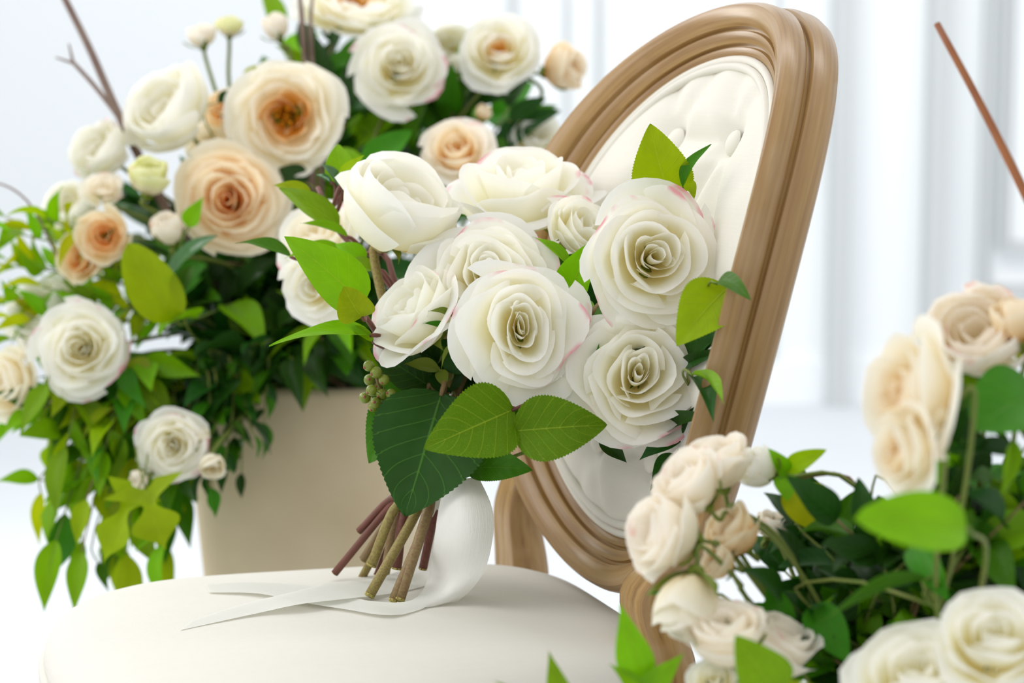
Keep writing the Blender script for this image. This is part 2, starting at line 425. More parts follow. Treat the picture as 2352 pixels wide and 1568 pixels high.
# tufted inner back
A_I, B_I = A_O - .049, B_O - .049
tufts = [(.058, .145), (-.058, .145), (.0, .0), (.112, .0), (-.112, .0), (.058, -.15), (-.058, -.15)]
creases = []
for i in range(7):
    for j in range(i + 1, 7):
        a, b = np.array(tufts[i]), np.array(tufts[j])
        if .10 < np.linalg.norm(a - b) < .175: creases.append((a, b))
for q in tufts:                              # pleats running out to the rim
    q = np.array(q)
    if abs(q[1]) > .1:
        creases.append((q, q * np.array([1.9, 1.75]))); creases.append((q, np.array([q[0] * .25, q[1] * 1.7])))
    elif abs(q[0]) > .1: creases.append((q, q * np.array([2., 1])))
NR, NA = 70, 150
V = []; UVs = []
for i in range(NA):
    t = 2 * np.pi * i / NA
    for j in range(NR):
        r = (j / (NR - 1)) ** .8
        c, s = math.cos(t), math.sin(t)
        n = 2.1
        x = math.copysign(abs(c) ** (2 / n), c) * A_I * r; y = math.copysign(abs(s) ** (2 / n), s) * B_I * r
        h = -.004 + .034 * (1 - r ** 3.2) ** .75
        dip = 0
        for a, b in creases:
            p = np.array([x, y]); ab = b - a
            q = max(0, min(1, np.dot(p - a, ab) / np.dot(ab, ab)))
            d = np.linalg.norm(p - a - q * ab)
            dip = max(dip, .019 * math.exp(-(d / .019) ** 1.25) * (1 - r ** 5))
        for q in tufts:
            d = math.hypot(x - q[0], y - q[1]); dip = max(dip, .028 * math.exp(-(d / .030) ** 1.5))
        V.append(back(x, y, h - dip)); UVs.append((x, y))
part('back_cushion', chair, np.array(V), grid_faces(NA, NR, True), LINENB, np.array(UVs))
for off, hh in ((-.053, .0005), (-.0605, .0035)):
    x, y = oval(np.linspace(0, 2 * np.pi, 120), off)
    Vt, Ft, Ut = tube(back(x, y, np.full(120, hh)), .0042, 8, cap=False)
    part('piping', chair, Vt, Ft, LINENB, Ut)
for q in tufts:
    V = []; F = []
    for i in range(16):
        for j in range(7):
            a = 2 * np.pi * i / 16; rr = math.sin(j / 6 * math.pi / 2) * .0125; hz = .0065 * math.cos(j / 6 * math.pi / 2)
            V.append(back(q[0] + rr * math.cos(a), q[1] + rr * math.sin(a), .0025 + hz))
    part('button', chair, np.array(V), grid_faces(16, 7, True), LINENB, np.zeros((len(V), 2)))

# seat: loaf-shaped cushion on a wooden rail
YS = .33
Fs = np.array([-math.cos(YS), -math.sin(YS), 0]); Ss = np.array([math.sin(YS), -math.cos(YS), 0])
SCn = CC + Fd * .298; SCn = np.array([SCn[0], SCn[1], 0])
HD = .252
def seat_xy(t, k=1.0):
    c, s = np.cos(t), np.sin(t); n = 4.2
    f = np.sign(c) * np.abs(c) ** (2 / n) * HD; hw = .2325 + .0225 * f / HD
    ss = np.sign(s) * np.abs(s) ** (2 / n) * hw
    f = f + .022 * (f > 0) * (1 - (ss / hw) ** 2) * (f / HD)
    return SCn + k * (np.outer(f, Fs) + np.outer(ss, Ss))
sprof = [(0, .0), (.2, -.0005), (.4, -.0018), (.55, -.004), (.68, -.007), (.78, -.0105), (.86, -.0148), (.92, -.0205), (.96, -.0275), (.985, -.0345), (1.0, -.043), (1.004, -.050), (1.0, -.058), (.99, -.062)]
T = np.linspace(0, 2 * np.pi, 128, endpoint=False)
V = np.zeros((128, len(sprof), 3)); UVs = np.zeros((128, len(sprof), 2))
for j, (k, dz) in enumerate(sprof):
    p = seat_xy(T, k); p[:, 2] = SEAT_Z + .012 + dz
    V[:, j] = p; UVs[:, j, 0] = (p - SCn) @ Fs; UVs[:, j, 1] = (p - SCn) @ Ss
part('seat_cushion', chair, V.reshape(-1, 3), grid_faces(128, len(sprof), True), LINEN, UVs.reshape(-1, 2))
def seat_top(x, y):
    d = np.array([x, y, 0]) - SCn
    f, s = d @ Fs, d @ Ss
    k = (abs(f / HD) ** 4.2 + abs(s / .235) ** 4.2) ** (1 / 4.2)
    return SEAT_Z + .012 + np.interp(k, [a for a, b in sprof[:12]], [b for a, b in sprof[:12]])
def on_seat(px, py, lift=.0):
    lo, hi = 1.2, 2.6
    r = ray(px, py)
    for _ in range(40):
        m = (lo + hi) / 2; p = CAM + r * m
        if p.z > seat_top(p.x, p.y) + lift: lo = m
        else: hi = m
    return CAM + r * lo
for zz in (-.059, -.070):
    p = seat_xy(np.append(T, 0), 1.004); p[:, 2] = SEAT_Z + .012 + zz
    Vt, Ft, Ut = tube(p, .0052, 8, cap=False); part('welt', chair, Vt, Ft, LINEN, Ut)
rp = [(a, z + .052) for a, z in [(.985, .428), (1.0, .424), (1.005, .415), (.998, .400), (1.003, .392), (1.0, .372), (.97, .366), (.88, .366), (.88, .428), (.985, .428)]]
V = np.zeros((128, len(rp), 3)); UVs = np.zeros((128, len(rp), 2))
for j, (k, z) in enumerate(rp):
    p = seat_xy(T, k); p[:, 2] = z; V[:, j] = p; UVs[:, j, 0] = T * .24; UVs[:, j, 1] = j * .02
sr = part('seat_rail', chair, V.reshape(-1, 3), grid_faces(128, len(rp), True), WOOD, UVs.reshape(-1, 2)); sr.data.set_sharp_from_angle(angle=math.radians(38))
def cpt(f, s, z):
    p = CC + Fd * f + Sd * s; return np.array([p[0], p[1], z])
def sweep(pts, half_f, half_s, n=26):
    """fluted rectangular post: section in the chair's front / side axes"""
    c = catmull(pts, n); m = len(c)
    hf = np.interp(np.linspace(0, 1, m), np.linspace(0, 1, len(half_f)), half_f); hs = np.interp(np.linspace(0, 1, m), np.linspace(0, 1, len(half_s)), half_s)
    sec = []
    for a in np.linspace(-1, 1, 13): sec.append((1 - .10 * (abs(math.sin(a * math.pi * 1.5)) < .5), a))
    for b in np.linspace(1, -1, 5)[1:]: sec.append((b, 1))
    for a in np.linspace(1, -1, 5)[1:]: sec.append((-1, a))
    for b in np.linspace(-1, 1, 5)[1:-1]: sec.append((b, -1))
    V = []; UVs = []
    for i in range(m):
        for q, (f, s) in enumerate(sec):
            r = 1 / max(1, (abs(f) ** 6 + abs(s) ** 6) ** (1 / 6))
            V.append(c[i] + Fd * f * hf[i] * r + Sd * s * hs[i] * r); UVs.append((i / m * .7, q * .006))
    k = len(sec); F = []
    for i in range(m - 1):
        for q in range(k):
            q2 = (q + 1) % k; F.append((i * k + q, i * k + q2, (i + 1) * k + q2, (i + 1) * k + q))
    F.append(tuple(range(k))); F.append(tuple(range((m - 1) * k, m * k)))
    return np.array(V), F, np.array(UVs)
for sg, fs, ff in ((-1, .226, .055), (1, .165, .080)):
    top = back(sg * .214, -.105, -.016)
    pts = [top, back(sg * .196, -.190, -.018), cpt(ff + .01, sg * (fs - .012), .58), cpt(ff, sg * fs, .52), cpt(ff - .005, sg * fs, .44)]
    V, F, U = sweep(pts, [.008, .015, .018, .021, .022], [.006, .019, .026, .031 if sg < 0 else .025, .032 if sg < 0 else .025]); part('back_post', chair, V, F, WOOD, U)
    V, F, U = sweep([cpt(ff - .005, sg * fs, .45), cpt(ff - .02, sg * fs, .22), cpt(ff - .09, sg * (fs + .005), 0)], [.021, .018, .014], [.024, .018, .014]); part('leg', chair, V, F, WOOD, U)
for sg in (-1, 1):
    p = SCn + Fs * (HD - .035) + Ss * sg * .205
    zs = np.array([.478, .37, .365, .35, .345, .335, .325, .05, .04, .02, 0]); rs = np.array([.026, .026, .021, .021, .026, .026, .021, .012, .016, .016, .010])
    V = []; UVs = []
    for a in range(20):
        for z, r in zip(zs, rs):
            r2 = r * (1 - .06 * (a % 2)); V.append((p[0] + r2 * math.cos(a * math.pi / 10), p[1] + r2 * math.sin(a * math.pi / 10), z)); UVs.append((z, a * .006))
    part('leg', chair, np.array(V), grid_faces(20, len(zs), True), WOOD, np.array(UVs))

# ------------------------------------------------------------------ petals and flowers
def petal_mesh(R, H, A, o, phi0, rng, nu=11, nv=9, spiral=.10, mat=None, curl=0.0, squash=0.0, ruffle=.03, notch=.0, z0=0.0):
    u = np.linspace(-1, 1, nu)[:, None]; s = np.linspace(0, 1, nv)[None, :]
    tmax = 1 - (.16 + .08 * rng.random()) * np.abs(u) ** 2.6 - notch * np.exp(-(u / .18) ** 2)
    t = s * tmax
    P0 = (.03, z0); P1 = (R * (.80 + .12 * o), z0 + H * .02); P2 = (R * (1.06 + .02 * o), H * .58); P3 = (R * (1.0 + .28 * o), H * (1 - .12 * max(o, 0)))
    b = [(1 - t) ** 3, 3 * t * (1 - t) ** 2, 3 * t * t * (1 - t), t ** 3]
    r = sum(bb * p[0] for bb, p in zip(b, (P0, P1, P2, P3))); z = sum(bb * p[1] for bb, p in zip(b, (P0, P1, P2, P3)))
    wid = np.clip(.30 + 1.15 * t ** .8 - .38 * t ** 3, 0, 1.08)
    phi = phi0 + u * A * wid
    r = r * (1 + spiral * u)
    ph = rng.random(4) * 6.28
    s4 = np.clip((s - .55) / .45, 0, 1) ** 2
    r = r + ruffle * s4 * (np.sin(2.3 * u + ph[0]) + .6 * np.sin(5.1 * u + ph[1])) * (.4 + R)
    z = z + ruffle * s4 * (np.sin(2.9 * u + ph[2]) + .5 * np.sin(6.3 * u + ph[3]))
    lob = .07 + .05 * (R < .5)
    r = r * (1 + lob * np.sin(2 * phi + ph[1]) * np.clip(s * 1.5, 0, 1) + .035 * np.sin(5 * phi + ph[0]) * s)
    c = np.clip((s - .72) / .28, 0, 1)
    r = r + curl * .16 * c ** 1.5; z = z - curl * .13 * c ** 2
    x = r * np.cos(phi); y = r * np.sin(phi)
    k = 1 - squash * np.clip(1 - np.hypot(x, y), 0, 1)
    x = x * k
    V = np.stack([x, y, z + 0 * u], -1).reshape(-1, 3)
    U = np.stack([(u + 1) / 2 + 0 * s, t / np.maximum(tmax, .01) * (.0 + 1) + 0 * u], -1).reshape(-1, 2)
    return mesh('petal', V, grid_faces(nu, nv), mat, U)

OPEN = [(2, .11, .74, 1.9, -.4, 0), (3, .21, .76, 1.5, -.25, .08), (3, .32, .76, 1.3, -.08, .22), (3, .44, .72, 1.35, .04, .38), (4, .56, .64, 1.05, .14, .5),
        (4, .67, .54, 1.0, .28, .6), (4, .76, .42, .95, .44, .6), (4, .82, .28, .9, .64, .5)]
CUP = [(3, .28, .86, 1.4, -.5, 0), (3, .48, 1.0, 1.4, -.48, 0), (3, .68, 1.12, 1.4, -.46, 0), (3, .84, 1.16, 1.35, -.42, .0), (3, .96, 1.06, 1.3, -.40, .0), (3, 1.0, .74, .9, -.12, .2)]
GARDEN = [(5, .26, .42, .75, .05, .1), (5, .38, .50, .75, .05, .1), (6, .52, .53, .68, .10, .2), (6, .64, .50, .66, .22, .3), (6, .75, .42, .64, .42, .35), (6, .82, .28, .62, .62, .4)]
BUDL = [(2, .28, 1.0, 1.8, -.55, 0), (3, .40, 1.02, 1.3, -.5, 0), (3, .50, .98, 1.15, -.42, .0), (3, .55, .86, 1.1, -.25, .1)]
LOOSE = [(3, .20, .85, 1.4, -.4, 0), (3, .34, .95, 1.3, -.3, .15), (3, .50, .98, 1.3, -.16, .4), (4, .66, .88, 1.05, .08, .7), (4, .76, .66, 1.0, .32, .9)]
SMALL = [(3, .22, .55, 1.3, -.2, 0), (4, .40, .60, 1.0, -.1, .1), (5, .60, .56, .85, .08, .25), (5, .76, .42, .8, .36, .4)]
HALF = [(2, .28, .95, 1.8, -.5, 0), (3, .42, 1.0, 1.4, -.42, 0), (3, .54, 1.03, 1.35, -.28, .25), (3, .62, .98, 1.25, -.08, .55), (2, .66, .82, 1.0, .15, .8)]
DESIGN = {'half': HALF, 'open': OPEN, 'cup': CUP, 'garden': GARDEN, 'bud': BUDL, 'loose': LOOSE, 'small': SMALL}
ZC = {'half': .5, 'open': .42, 'cup': .50, 'garden': .30, 'bud': .52, 'loose': .5, 'small': .35}
_lib = {}
def petals_of(design, var, hero, mat, outer, squash):
    key = (design, var, hero, mat.name, outer.name if outer else '', squash)
    if key in _lib: return _lib[key]
    rng = np.random.default_rng(var * 101 + len(design))
    L = DESIGN[design]; out = []
    phi = rng.random() * 6.28
    for li, (n, R, H, A, o, curl) in enumerate(L):
        phi += 2.399
        for i in range(n):
            mm = outer if (outer and li >= len(L) - 2) else mat
            out.append(petal_mesh(R * (1 + .07 * (rng.random() - .5)), H * (1 + .12 * (rng.random() - .5)), A * (1 + .3 * (rng.random() - .5)), o + .1 * (rng.random() - .5),
                phi + i * 2 * math.pi / n + .3 * (rng.random() - .5), rng, 15 if hero else 9, 12 if hero else 7,
                spiral=.12 if R < .3 else (.085 if design != 'garden' else .05), mat=mm, curl=curl * (.6 + .8 * rng.random()), squash=squash,
                ruffle=.026 + .02 * (li / len(L)) if design != 'bud' else .016, notch=.05 * rng.random() if design == 'garden' else .02 * rng.random()))
    _lib[key] = out
    return out
def calyx_meshes():
    V = []
    for i in range(10):
        for r, z in ((.02, -.20), (.11, -.16), (.15, -.07), (.14, .02), (.05, .05)):
            a = i * math.pi / 5; V.append((r * math.cos(a), r * math.sin(a), z))
    cup = mesh('calyx', V, grid_faces(10, 5, True), SEPAL)
    V = []; U = []
    for i in range(9):
        t = i / 8; wv = .10 * math.sin(math.pi * min(1, t * .8 + .12)) ** .8 * (1 - t ** 3) + .004
        for q in (-1, 0, 1):
            V.append((q * wv, .10 + .34 * t, -.02 + .16 * t - .22 * t ** 3 + .02 * abs(q))); U.append((q * .5 + .5, t))
    sep = mesh('sepal', V, grid_faces(9, 3), SEPAL, U)
    V = []; U = []
    for i in range(9):                       # sepal hugging a bud
        t = i / 8; wv = .16 * math.sin(math.pi * min(1, t * .75 + .2)) ** .8 * (1 - t ** 3) + .004
        for q in (-1, 0, 1):
            V.append((q * wv, .12 + .47 * math.sin(t * 1.5) - .05 * abs(q), -.04 + .62 * t ** 1.2)); U.append((q * .5 + .5, t))
    hug = mesh('sepal', V, grid_faces(9, 3), SEPAL, U)
    rng = np.random.default_rng(5); V = []; F = []
    for k in range(46):
        a = rng.random() * 6.28; ra = .17 * math.sqrt(rng.random()); h = .20 + .14 * rng.random(); ba = len(V)
        b = np.array((ra * .4 * math.cos(a), ra * .4 * math.sin(a), .03)); t = np.array((ra * math.cos(a) * 1.2, ra * math.sin(a) * 1.2, h))
        for p, r in ((b, .010), (t, .010), (t + (0, 0, .015), .026), (t + (0, 0, .04), .004)):
            for q in range(4): V.append(p + np.array((r * math.cos(q * 1.57), r * math.sin(q * 1.57), 0)))
        for j in range(3):
            for q in range(4): F.append((ba + j * 4 + q, ba + j * 4 + (q + 1) % 4, ba + j * 4 + 4 + (q + 1) % 4, ba + j * 4 + 4 + q))
    return cup, sep, hug, mesh('stamens', V, F, STAM)
CUPM, SEPM, HUGM, STAMM = calyx_meshes()

def flower(name, label, group, design, px, py, d, rpx, n, mat, outer=None, var=1, hero=False, roll=0, squash=0.0, stem=None, stem_r=.0028, stem_mat=None, inner=None, sep=True, stretch=1.0, inner_n=None):
    """px,py: centre of the bloom as seen; rpx: its radius in photo pixels; n: where it faces"""
    R = rpx * d / FPX
    n = V3(*n) if not isinstance(n, Vector) else n
    q = n.to_track_quat('Z', 'Y') @ Matrix.Rotation(math.radians(roll), 3, 'Z').to_quaternion()
    c = P(px, py, d) - n * ZC[design] * R * stretch
    M = Matrix.Translation(c) @ q.to_matrix().to_4x4() @ Matrix.Diagonal((R, R, R * stretch, 1))
    o = thing(name, label, 'flower' if design != 'bud' else 'flower bud', None, group, M)
    ps = petals_of(design, var, hero, mat, outer, squash)
    L = DESIGN[design]; ninner = sum(l[0] for l in L[:2]) if inner_n is None else inner_n
    for i, me in enumerate(ps):
        po = link('petal', me, o)
        if inner and i < ninner:
            po.material_slots[0].link = 'OBJECT'; po.material_slots[0].material = inner
    if design == 'garden': link('stamens', STAMM, o)['kind'] = 'stuff'
    if sep:
        link('calyx', CUPM, o)
        for k in range(5): link('sepal', HUGM if design in ('bud', 'half') else SEPM, o, Matrix.Rotation(k * 1.2566 + .3, 4, 'Z') @ Matrix.Rotation(-.25 + .35 * ((k * 7 + var) % 3), 4, 'X'))
    if stem:
        pts = [Vector(p) for p in stem]
        b0 = c - n * R * .15 * stretch
        Vt, Ft, Ut = tube([b0, b0 - n * R * .35] + pts, [stem_r * .9, stem_r, stem_r], 7, 22)
        Mi = M.inverted()
        Vt = [tuple(Mi @ Vector(v)) for v in Vt]
        link('stem', mesh('stem', Vt, Ft, stem_mat or STEMG, Ut), o)
    return o

# ------------------------------------------------------------------ leaves
_leaf = {}
def leaf_lib(shape, var, mat):
    key = (shape, var, mat.name)
    if key in _leaf: return _leaf[key]
    rng = np.random.default_rng(var + 17)
    hero = shape in ('rose', 'lime_big')
    nv = 61 if hero else 17
    nu = 9 if hero else 5
    fold = .10 + .25 * rng.random(); bend = .06 + .14 * rng.random(); tw = .5 * (rng.random() - .5)
    V = []; U = []
    for j in range(nv):
        t = j / (nv - 1)
        if shape in ('ovate', 'rose', 'lime_big'): wv = math.sin(math.pi * t ** .72) ** .75 * (1 - .25 * t)* 1.12
        elif shape == 'round': wv = math.sin(math.pi * t ** .85) ** .55
        elif shape == 'lance': wv = math.sin(math.pi * t ** .68) ** 1.15
        else: wv = (.55 + .45 * math.cos(t * 9.0)) * (1 - t ** 2.2) * 1.0 + .1 * (1 - t) if t > .04 else .3
        wv = max(wv, .006)
        for i in range(nu):
            q = -1 + 2 * i / (nu - 1)
            ww = wv
            if hero and abs(q) > .99: ww *= 1 + (.022 if j % 2 else -.022)
            x = q * ww * .5
            y = t
            if shape == 'ivy': y = t - .12 * abs(q) ** 2 * (1 - t)
            z = fold * abs(x) + bend * 4 * t * (1 - t) * .5 - .10 * max(0, t - .7) + .012 * math.sin(9 * t + 2 * q + var) * abs(q) + tw * x * t
            if hero: z += .010 * math.sin(44 * (t - abs(q) * .22)) * (abs(q) * (1 - abs(q)) * 3)
            V.append((x, y, z)); U.append((q * .5 + .5, t))
    me = mesh('leaf', V, grid_faces(nv, nu), mat, U)
    _leaf[key] = me
    return me
def leaf(parent, base, tip, width, hint, shape, mat, var=0, label=None):
    base, tip = Vector(base), Vector(tip)
    Y = tip - base; L = Y.length; Yn = Y.normalized()
    Z = Vector(hint) - Yn * Vector(hint).dot(Yn)
    if Z.length < 1e-3: Z = Vector((0, -.3, 1)) - Yn * Vector((0, -.3, 1)).dot(Yn)
    Z.normalize(); X = Yn.cross(Z)
    M = Matrix.Identity(4)
    for r in range(3):
        M[r][0] = X[r] * width; M[r][1] = Y[r]; M[r][2] = Z[r] * L; M[r][3] = base[r] - parent.location[r]
    o = link('leaf', leaf_lib(shape, var, mat), parent, M)
    if label: o['label'] = label
    return o
def sprig(name, label, group, stem_pts, leaves, r=.0016, smat=None, cat='foliage'):
    """stem_pts: world points; leaves: (base px, tip px, width px, hint, shape, material, var)"""
    pts = [Vector(p) for p in stem_pts]
    o = thing(name, label, cat, pts[0], group)
    Vt, Ft, Ut = tube(pts, [r * 1.2, r * .7], 6, max(6, 4 * len(pts)))
    cpts = catmull(pts, max(12, 8 * len(pts)))
    Vt, Ft, Ut = list(Vt), list(Ft), list(Ut)
    for (b, t, wd, hint, shape, mat, var) in leaves:
        bw = np.array(P(*b)); tw = np.array(P(*t)); dd = np.linalg.norm(cpts - bw, axis=1); kk = int(dd.argmin())
        if dd[kk] > .003:
            q = cpts[max(0, kk - 3)] if dd[kk] > .012 else cpts[kk]
            ln = np.linalg.norm(q - bw)
            mid = bw - (tw - bw) / np.linalg.norm(tw - bw) * ln * .4
            V2, F2, U2 = tube([q, (q + mid) / 2, bw * .6 + mid * .4, bw + (tw - bw) * .03], [r * .8, r * .55], 5, 8)
            n0 = len(Vt); Vt += list(V2); Ut += list(U2); Ft += [tuple(x + n0 for x in f) for f in F2]
    part('stem', o, np.array(Vt), Ft, smat or STEMG, np.array(Ut))
    for (b, t, wd, hint, shape, mat, var) in leaves:
        bw = P(*b); tw = P(*t)
        leaf(o, bw, tw, wd * b[2] / FPX, V3(*hint), shape, mat, var)
    return o
def filler(name, label, group, src, tgt, n, size, mats, shape, rng, start=.3, droop=0.0, wr=.45, r=.0015, face=None):
    src, tgt = Vector(src), Vector(tgt)
    mid = (src + tgt) / 2 + Vector((rng.uniform(-.02, .02), rng.uniform(-.02, .02), .03 + rng.uniform(0, .03)))
    pts = catmull([src, mid, tgt], 14)
    o = thing(name, label, 'foliage', src, group)
    Vt, Ft, Ut = tube(pts, [r * 1.3, r * .6], 5)
    part('stem', o, Vt, Ft, STEMG if rng.random() < .7 else STEMB, Ut)
    tan_end = Vector(pts[-1] - pts[-3]).normalized()
    for k in range(n):
        f = start + (1 - start) * k / max(1, n - 1)
        i = min(12, int(f * 13)); a = f * 13 - i
        b = Vector(pts[i] * (1 - a) + pts[i + 1] * a)
        tan = Vector(pts[i + 1] - pts[i]).normalized()
        if k == n - 1: dr = tan_end
        else:
            rd = Vector((rng.gauss(0, 1), rng.gauss(0, 1), rng.gauss(0, 1))); rd -= tan * rd.dot(tan); rd.normalize()
            dr = (tan * .6 + rd).normalized()
        dr = (dr + Vector((0, 0, -droop))).normalized()
        L = size * rng.uniform(.7, 1.15)
        hint = face if face is not None else Vector((rng.uniform(-.6, .3), -.7, .8)) + Vector((rng.gauss(0, .35), rng.gauss(0, .35), rng.gauss(0, .35)))
        leaf(o, b, b + dr * L, L * wr * rng.uniform(.85, 1.15), hint, shape, rng.choice(mats), rng.randrange(4))
    return o

# ------------------------------------------------------------------ the tied bouquet on the seat
BIND = (985, 1120, 1.84)
GB = 'white roses in the tied bouquet'
ends = [((769, 1316, 1.87), STEMR, .0030), ((812, 1319, 1.89), STEMO, .0030), ((823, 1341, 1.89), STEMO, .0034), ((825, 1220, 1.87), STEMR, .0028), ((848, 1368, None), STEMO, .0042),
        ((853, 1299, 1.82), STEMO, .0042), ((861, 1332, 1.90), STEMR, .0026), ((884, 1316, 1.86), STEMB, .0040), ((911, 1306, 1.82), STEMR, .0042), ((902, 1380, None), STEMB, .0036),
        ((917, 1378, None), STEMB, .0044), ((971, 1306, 1.84), STEMR, .0036), ((836, 1285, 1.89), STEMB, .0036)]
starts = [(893, 1165), (905, 1168), (915, 1172), (890, 1150), (958, 1172), (905, 1170), (925, 1172), (915, 1172), (930, 1172), (990, 1165), (985, 1165), (998, 1170), (912, 1165)]
def tail(i):
    (x, y, d), m, r = ends[i]
    e = P(x, y, d) if d else on_seat(x, y, r)
    dd = (e - CAM).dot(FW)
    sx, sy = starts[i]
    mid = P(sx, sy, (dd + 1.84) / 2 + (.0 if d is None or d > 1.84 else -.01))
    bx = BIND[0] + (sx - 945) * .35
    bnd = P(bx, BIND[1] - 40, BIND[2] + (i % 3 - 1) * .006)
    return bnd, mid, e, m, r * 1.15
def cut_end(o, e, mid, r):
    dr = (Vector(e) - Vector(mid)).normalized()
    Vt, Ft, Ut = tube([Vector(e) - dr * .0012, Vector(e) + dr * .0006], [r * 1.03, r * .93], 9)
    Mi = o.matrix_basis.inverted()
    link('cut_end', mesh('cut_end', [tuple(Mi @ Vector(v)) for v in Vt], Ft, CUT), o)
def brose(i, label, **k):
    bnd, mid, e, m, r = tail(i)
    o = flower('white_rose', label, GB, stem=[bnd, mid, e], stem_r=r, stem_mat=m, hero=True, **k)
    cut_end(o, e, mid, r)
    return o
brose(8, 'largest white rose at the front centre of the bouquet, wide open and facing the camera', design='open', px=1195, py=750, d=1.70, rpx=158, n=(.06, .10, 1), mat=WH, outer=WHP, var=3, squash=.6, roll=10)
brose(10, 'white rose low on the right of the bouquet with a pink-tinged right petal', design='open', px=1465, py=858, d=1.70, rpx=164, n=(.0, .2, 1), mat=WH, outer=WHP, var=5, squash=.45, roll=-15)
brose(9, 'open white rose at upper right of the bouquet below the upright lime leaf', design='open', px=1505, py=592, d=1.70, rpx=160, n=(.12, .05, 1), mat=WH, outer=WHP, var=7, squash=.12, roll=60)
brose(7, 'white rose tucked behind the front centre rose with only its upper half showing', design='open', px=1128, py=630, d=1.80, rpx=160, n=(.0, .42, .9), mat=WH, outer=WHP, var=11, squash=.2, roll=35)
brose(5, 'globe-shaped white bloom at upper left of the bouquet with a greenish inner petal', design='cup', px=915, py=495, d=1.86, rpx=142, n=(.38, .75, .42), mat=WH, outer=WH, var=4, roll=20)
brose(11, 'loose white rose at the top back of the bouquet facing upwards', design='loose', px=1195, py=440, d=1.92, rpx=172, n=(-.05, .88, .45), mat=WH, outer=WHP, var=2, roll=80)
brose(4, 'smaller white rose half hidden between the top rose and the upper right rose', design='loose', px=1335, py=525, d=1.85, rpx=95, n=(.45, .45, .6), mat=WH, outer=WHP, var=6, roll=0)
brose(2, 'white rose at the left of the bouquet seen from its side with a pink rim', design='loose', px=955, py=720, d=1.80, rpx=135, n=(-.62, .52, .45), mat=WH, outer=WHP, var=8, roll=140)

def bsprig(i, label, stem_px, leaves, name='leaf_sprig', group='leafy sprigs in the tied bouquet', r=.0016, smat=None):
    pts = [P(*q) for q in stem_px]
    if i is not None:
        bnd, mid, e, m, rr = tail(i)
        o = sprig(name, label, group, [e, mid, bnd] + pts[::-1], leaves, rr, m)
        cut_end(o, e, mid, rr)
        return o
    return sprig(name, label, group, [P(*BIND)] + pts[::-1], leaves, r, smat)
dn = 1.75
bsprig(6, 'three large serrated green leaves spread below the front centre rose', [(1010, 985, 1.80), (1060, 905, 1.82)][::-1], [
    ((1180, 940, 1.70), (976, 1030, 1.66), 172, (.1, .1, 1), 'rose', HERO, 1),
    ((1180, 990, 1.69), (1394, 975, 1.68), 148, (.1, .1, 1), 'rose', HERO, 2),
    ((1075, 1075, 1.80), (1222, 1078, 1.78), 78, (.0, .5, 1), 'rose', MID, 3),
    ((1230, 930, 1.78), (1330, 915, 1.78), 70, (.0, .5, 1), 'rose', MID, 0),
    ((1185, 975, 1.76), (1203, 1003, 1.75), 9, (0, .2, 1), 'lance', HERO, 0)])
bsprig(12, 'big dark green serrated leaf hanging over the bouquet stems', [(1000, 1040, 1.85), (1005, 930, 1.85)][::-1], [
    ((1015, 900, 1.80), (930, 1185, 1.78), 262, (.15, .2, 1), 'rose', HDK, 5),
    ((985, 890, 1.83), (845, 1062, 1.82), 160, (-.3, .3, 1), 'rose', MID, 6),
    ((985, 885, 1.83), (850, 800, 1.82), 90, (-.2, .3, .9), 'rose', HDK, 7),
    ((1000, 900, 1.84), (900, 770, 1.84), 80, (-.2, .3, .9), 'ovate', DRK, 3)])
bsprig(0, 'bright green leaf sprig standing out on the left of the bouquet', [(925, 900, 1.84), (870, 775, 1.82), (820, 700, 1.80)][::-1], [
    ((835, 700, 1.80), (655, 543, 1.76), 122, (-.1, .35, 1), 'ovate', BRI, 1),
    ((832, 728, 1.78), (790, 660, 1.74), 86, (.0, -.2, 1), 'round', LIME, 2),
    ((856, 770, 1.80), (618, 790, 1.78), 62, (-.1, .75, .7), 'ovate', BRI, 3),
    ((858, 785, 1.80), (790, 745, 1.80), 26, (.1, .5, .8), 'lance', BRI, 0)])
bsprig(3, 'sprig of small glossy leaves behind the globe-shaped bloom', [(900, 620, 1.92), (830, 580, 1.95), (770, 520, 1.97), (730, 430, 2.0)][::-1], [
    ((790, 575, 1.94), (655, 590, 1.92), 45, (0, .6, 1), 'lance', BRI, 1), ((670, 590, 1.93), (540, 556, 1.93), 42, (0, .7, .8), 'lance', MID, 2),
    ((800, 545, 1.94), (690, 510, 1.94), 26, (0, .7, .8), 'lance', BRI, 0), ((820, 590, 1.92), (745, 620, 1.92), 40, (0, .5, 1), 'lance', BRI, 3),
    ((780, 520, 1.96), (640, 430, 1.97), 60, (-.2, .5, 1), 'ovate', BRI, 2), ((715, 450, 1.98), (628, 424, 1.98), 40, (-.2, .6, .9), 'ovate', LIME, 1),
    ((780, 430, 1.97), (738, 375, 1.97), 34, (.5, .6, .6), 'ovate', GLO, 0), ((785, 425, 1.96), (835, 355, 1.96), 36, (-.4, .5, .8), 'lance', LIME, 1),
    ((790, 420, 1.99), (775, 330, 1.99), 70, (-.2, .3, 1), 'ovate', BRI, 2), ((760, 420, 1.97), (725, 400, 1.97), 26, (.2, .7, .5), 'ovate', GLO, 1),
    ((840, 600, 1.91), (770, 560, 1.91), 50, (0, .5, 1), 'ovate', BRI, 1), ((860, 620, 1.9), (790, 600, 1.91), 40, (0, .5, 1), 'lance', BRI, 2)])
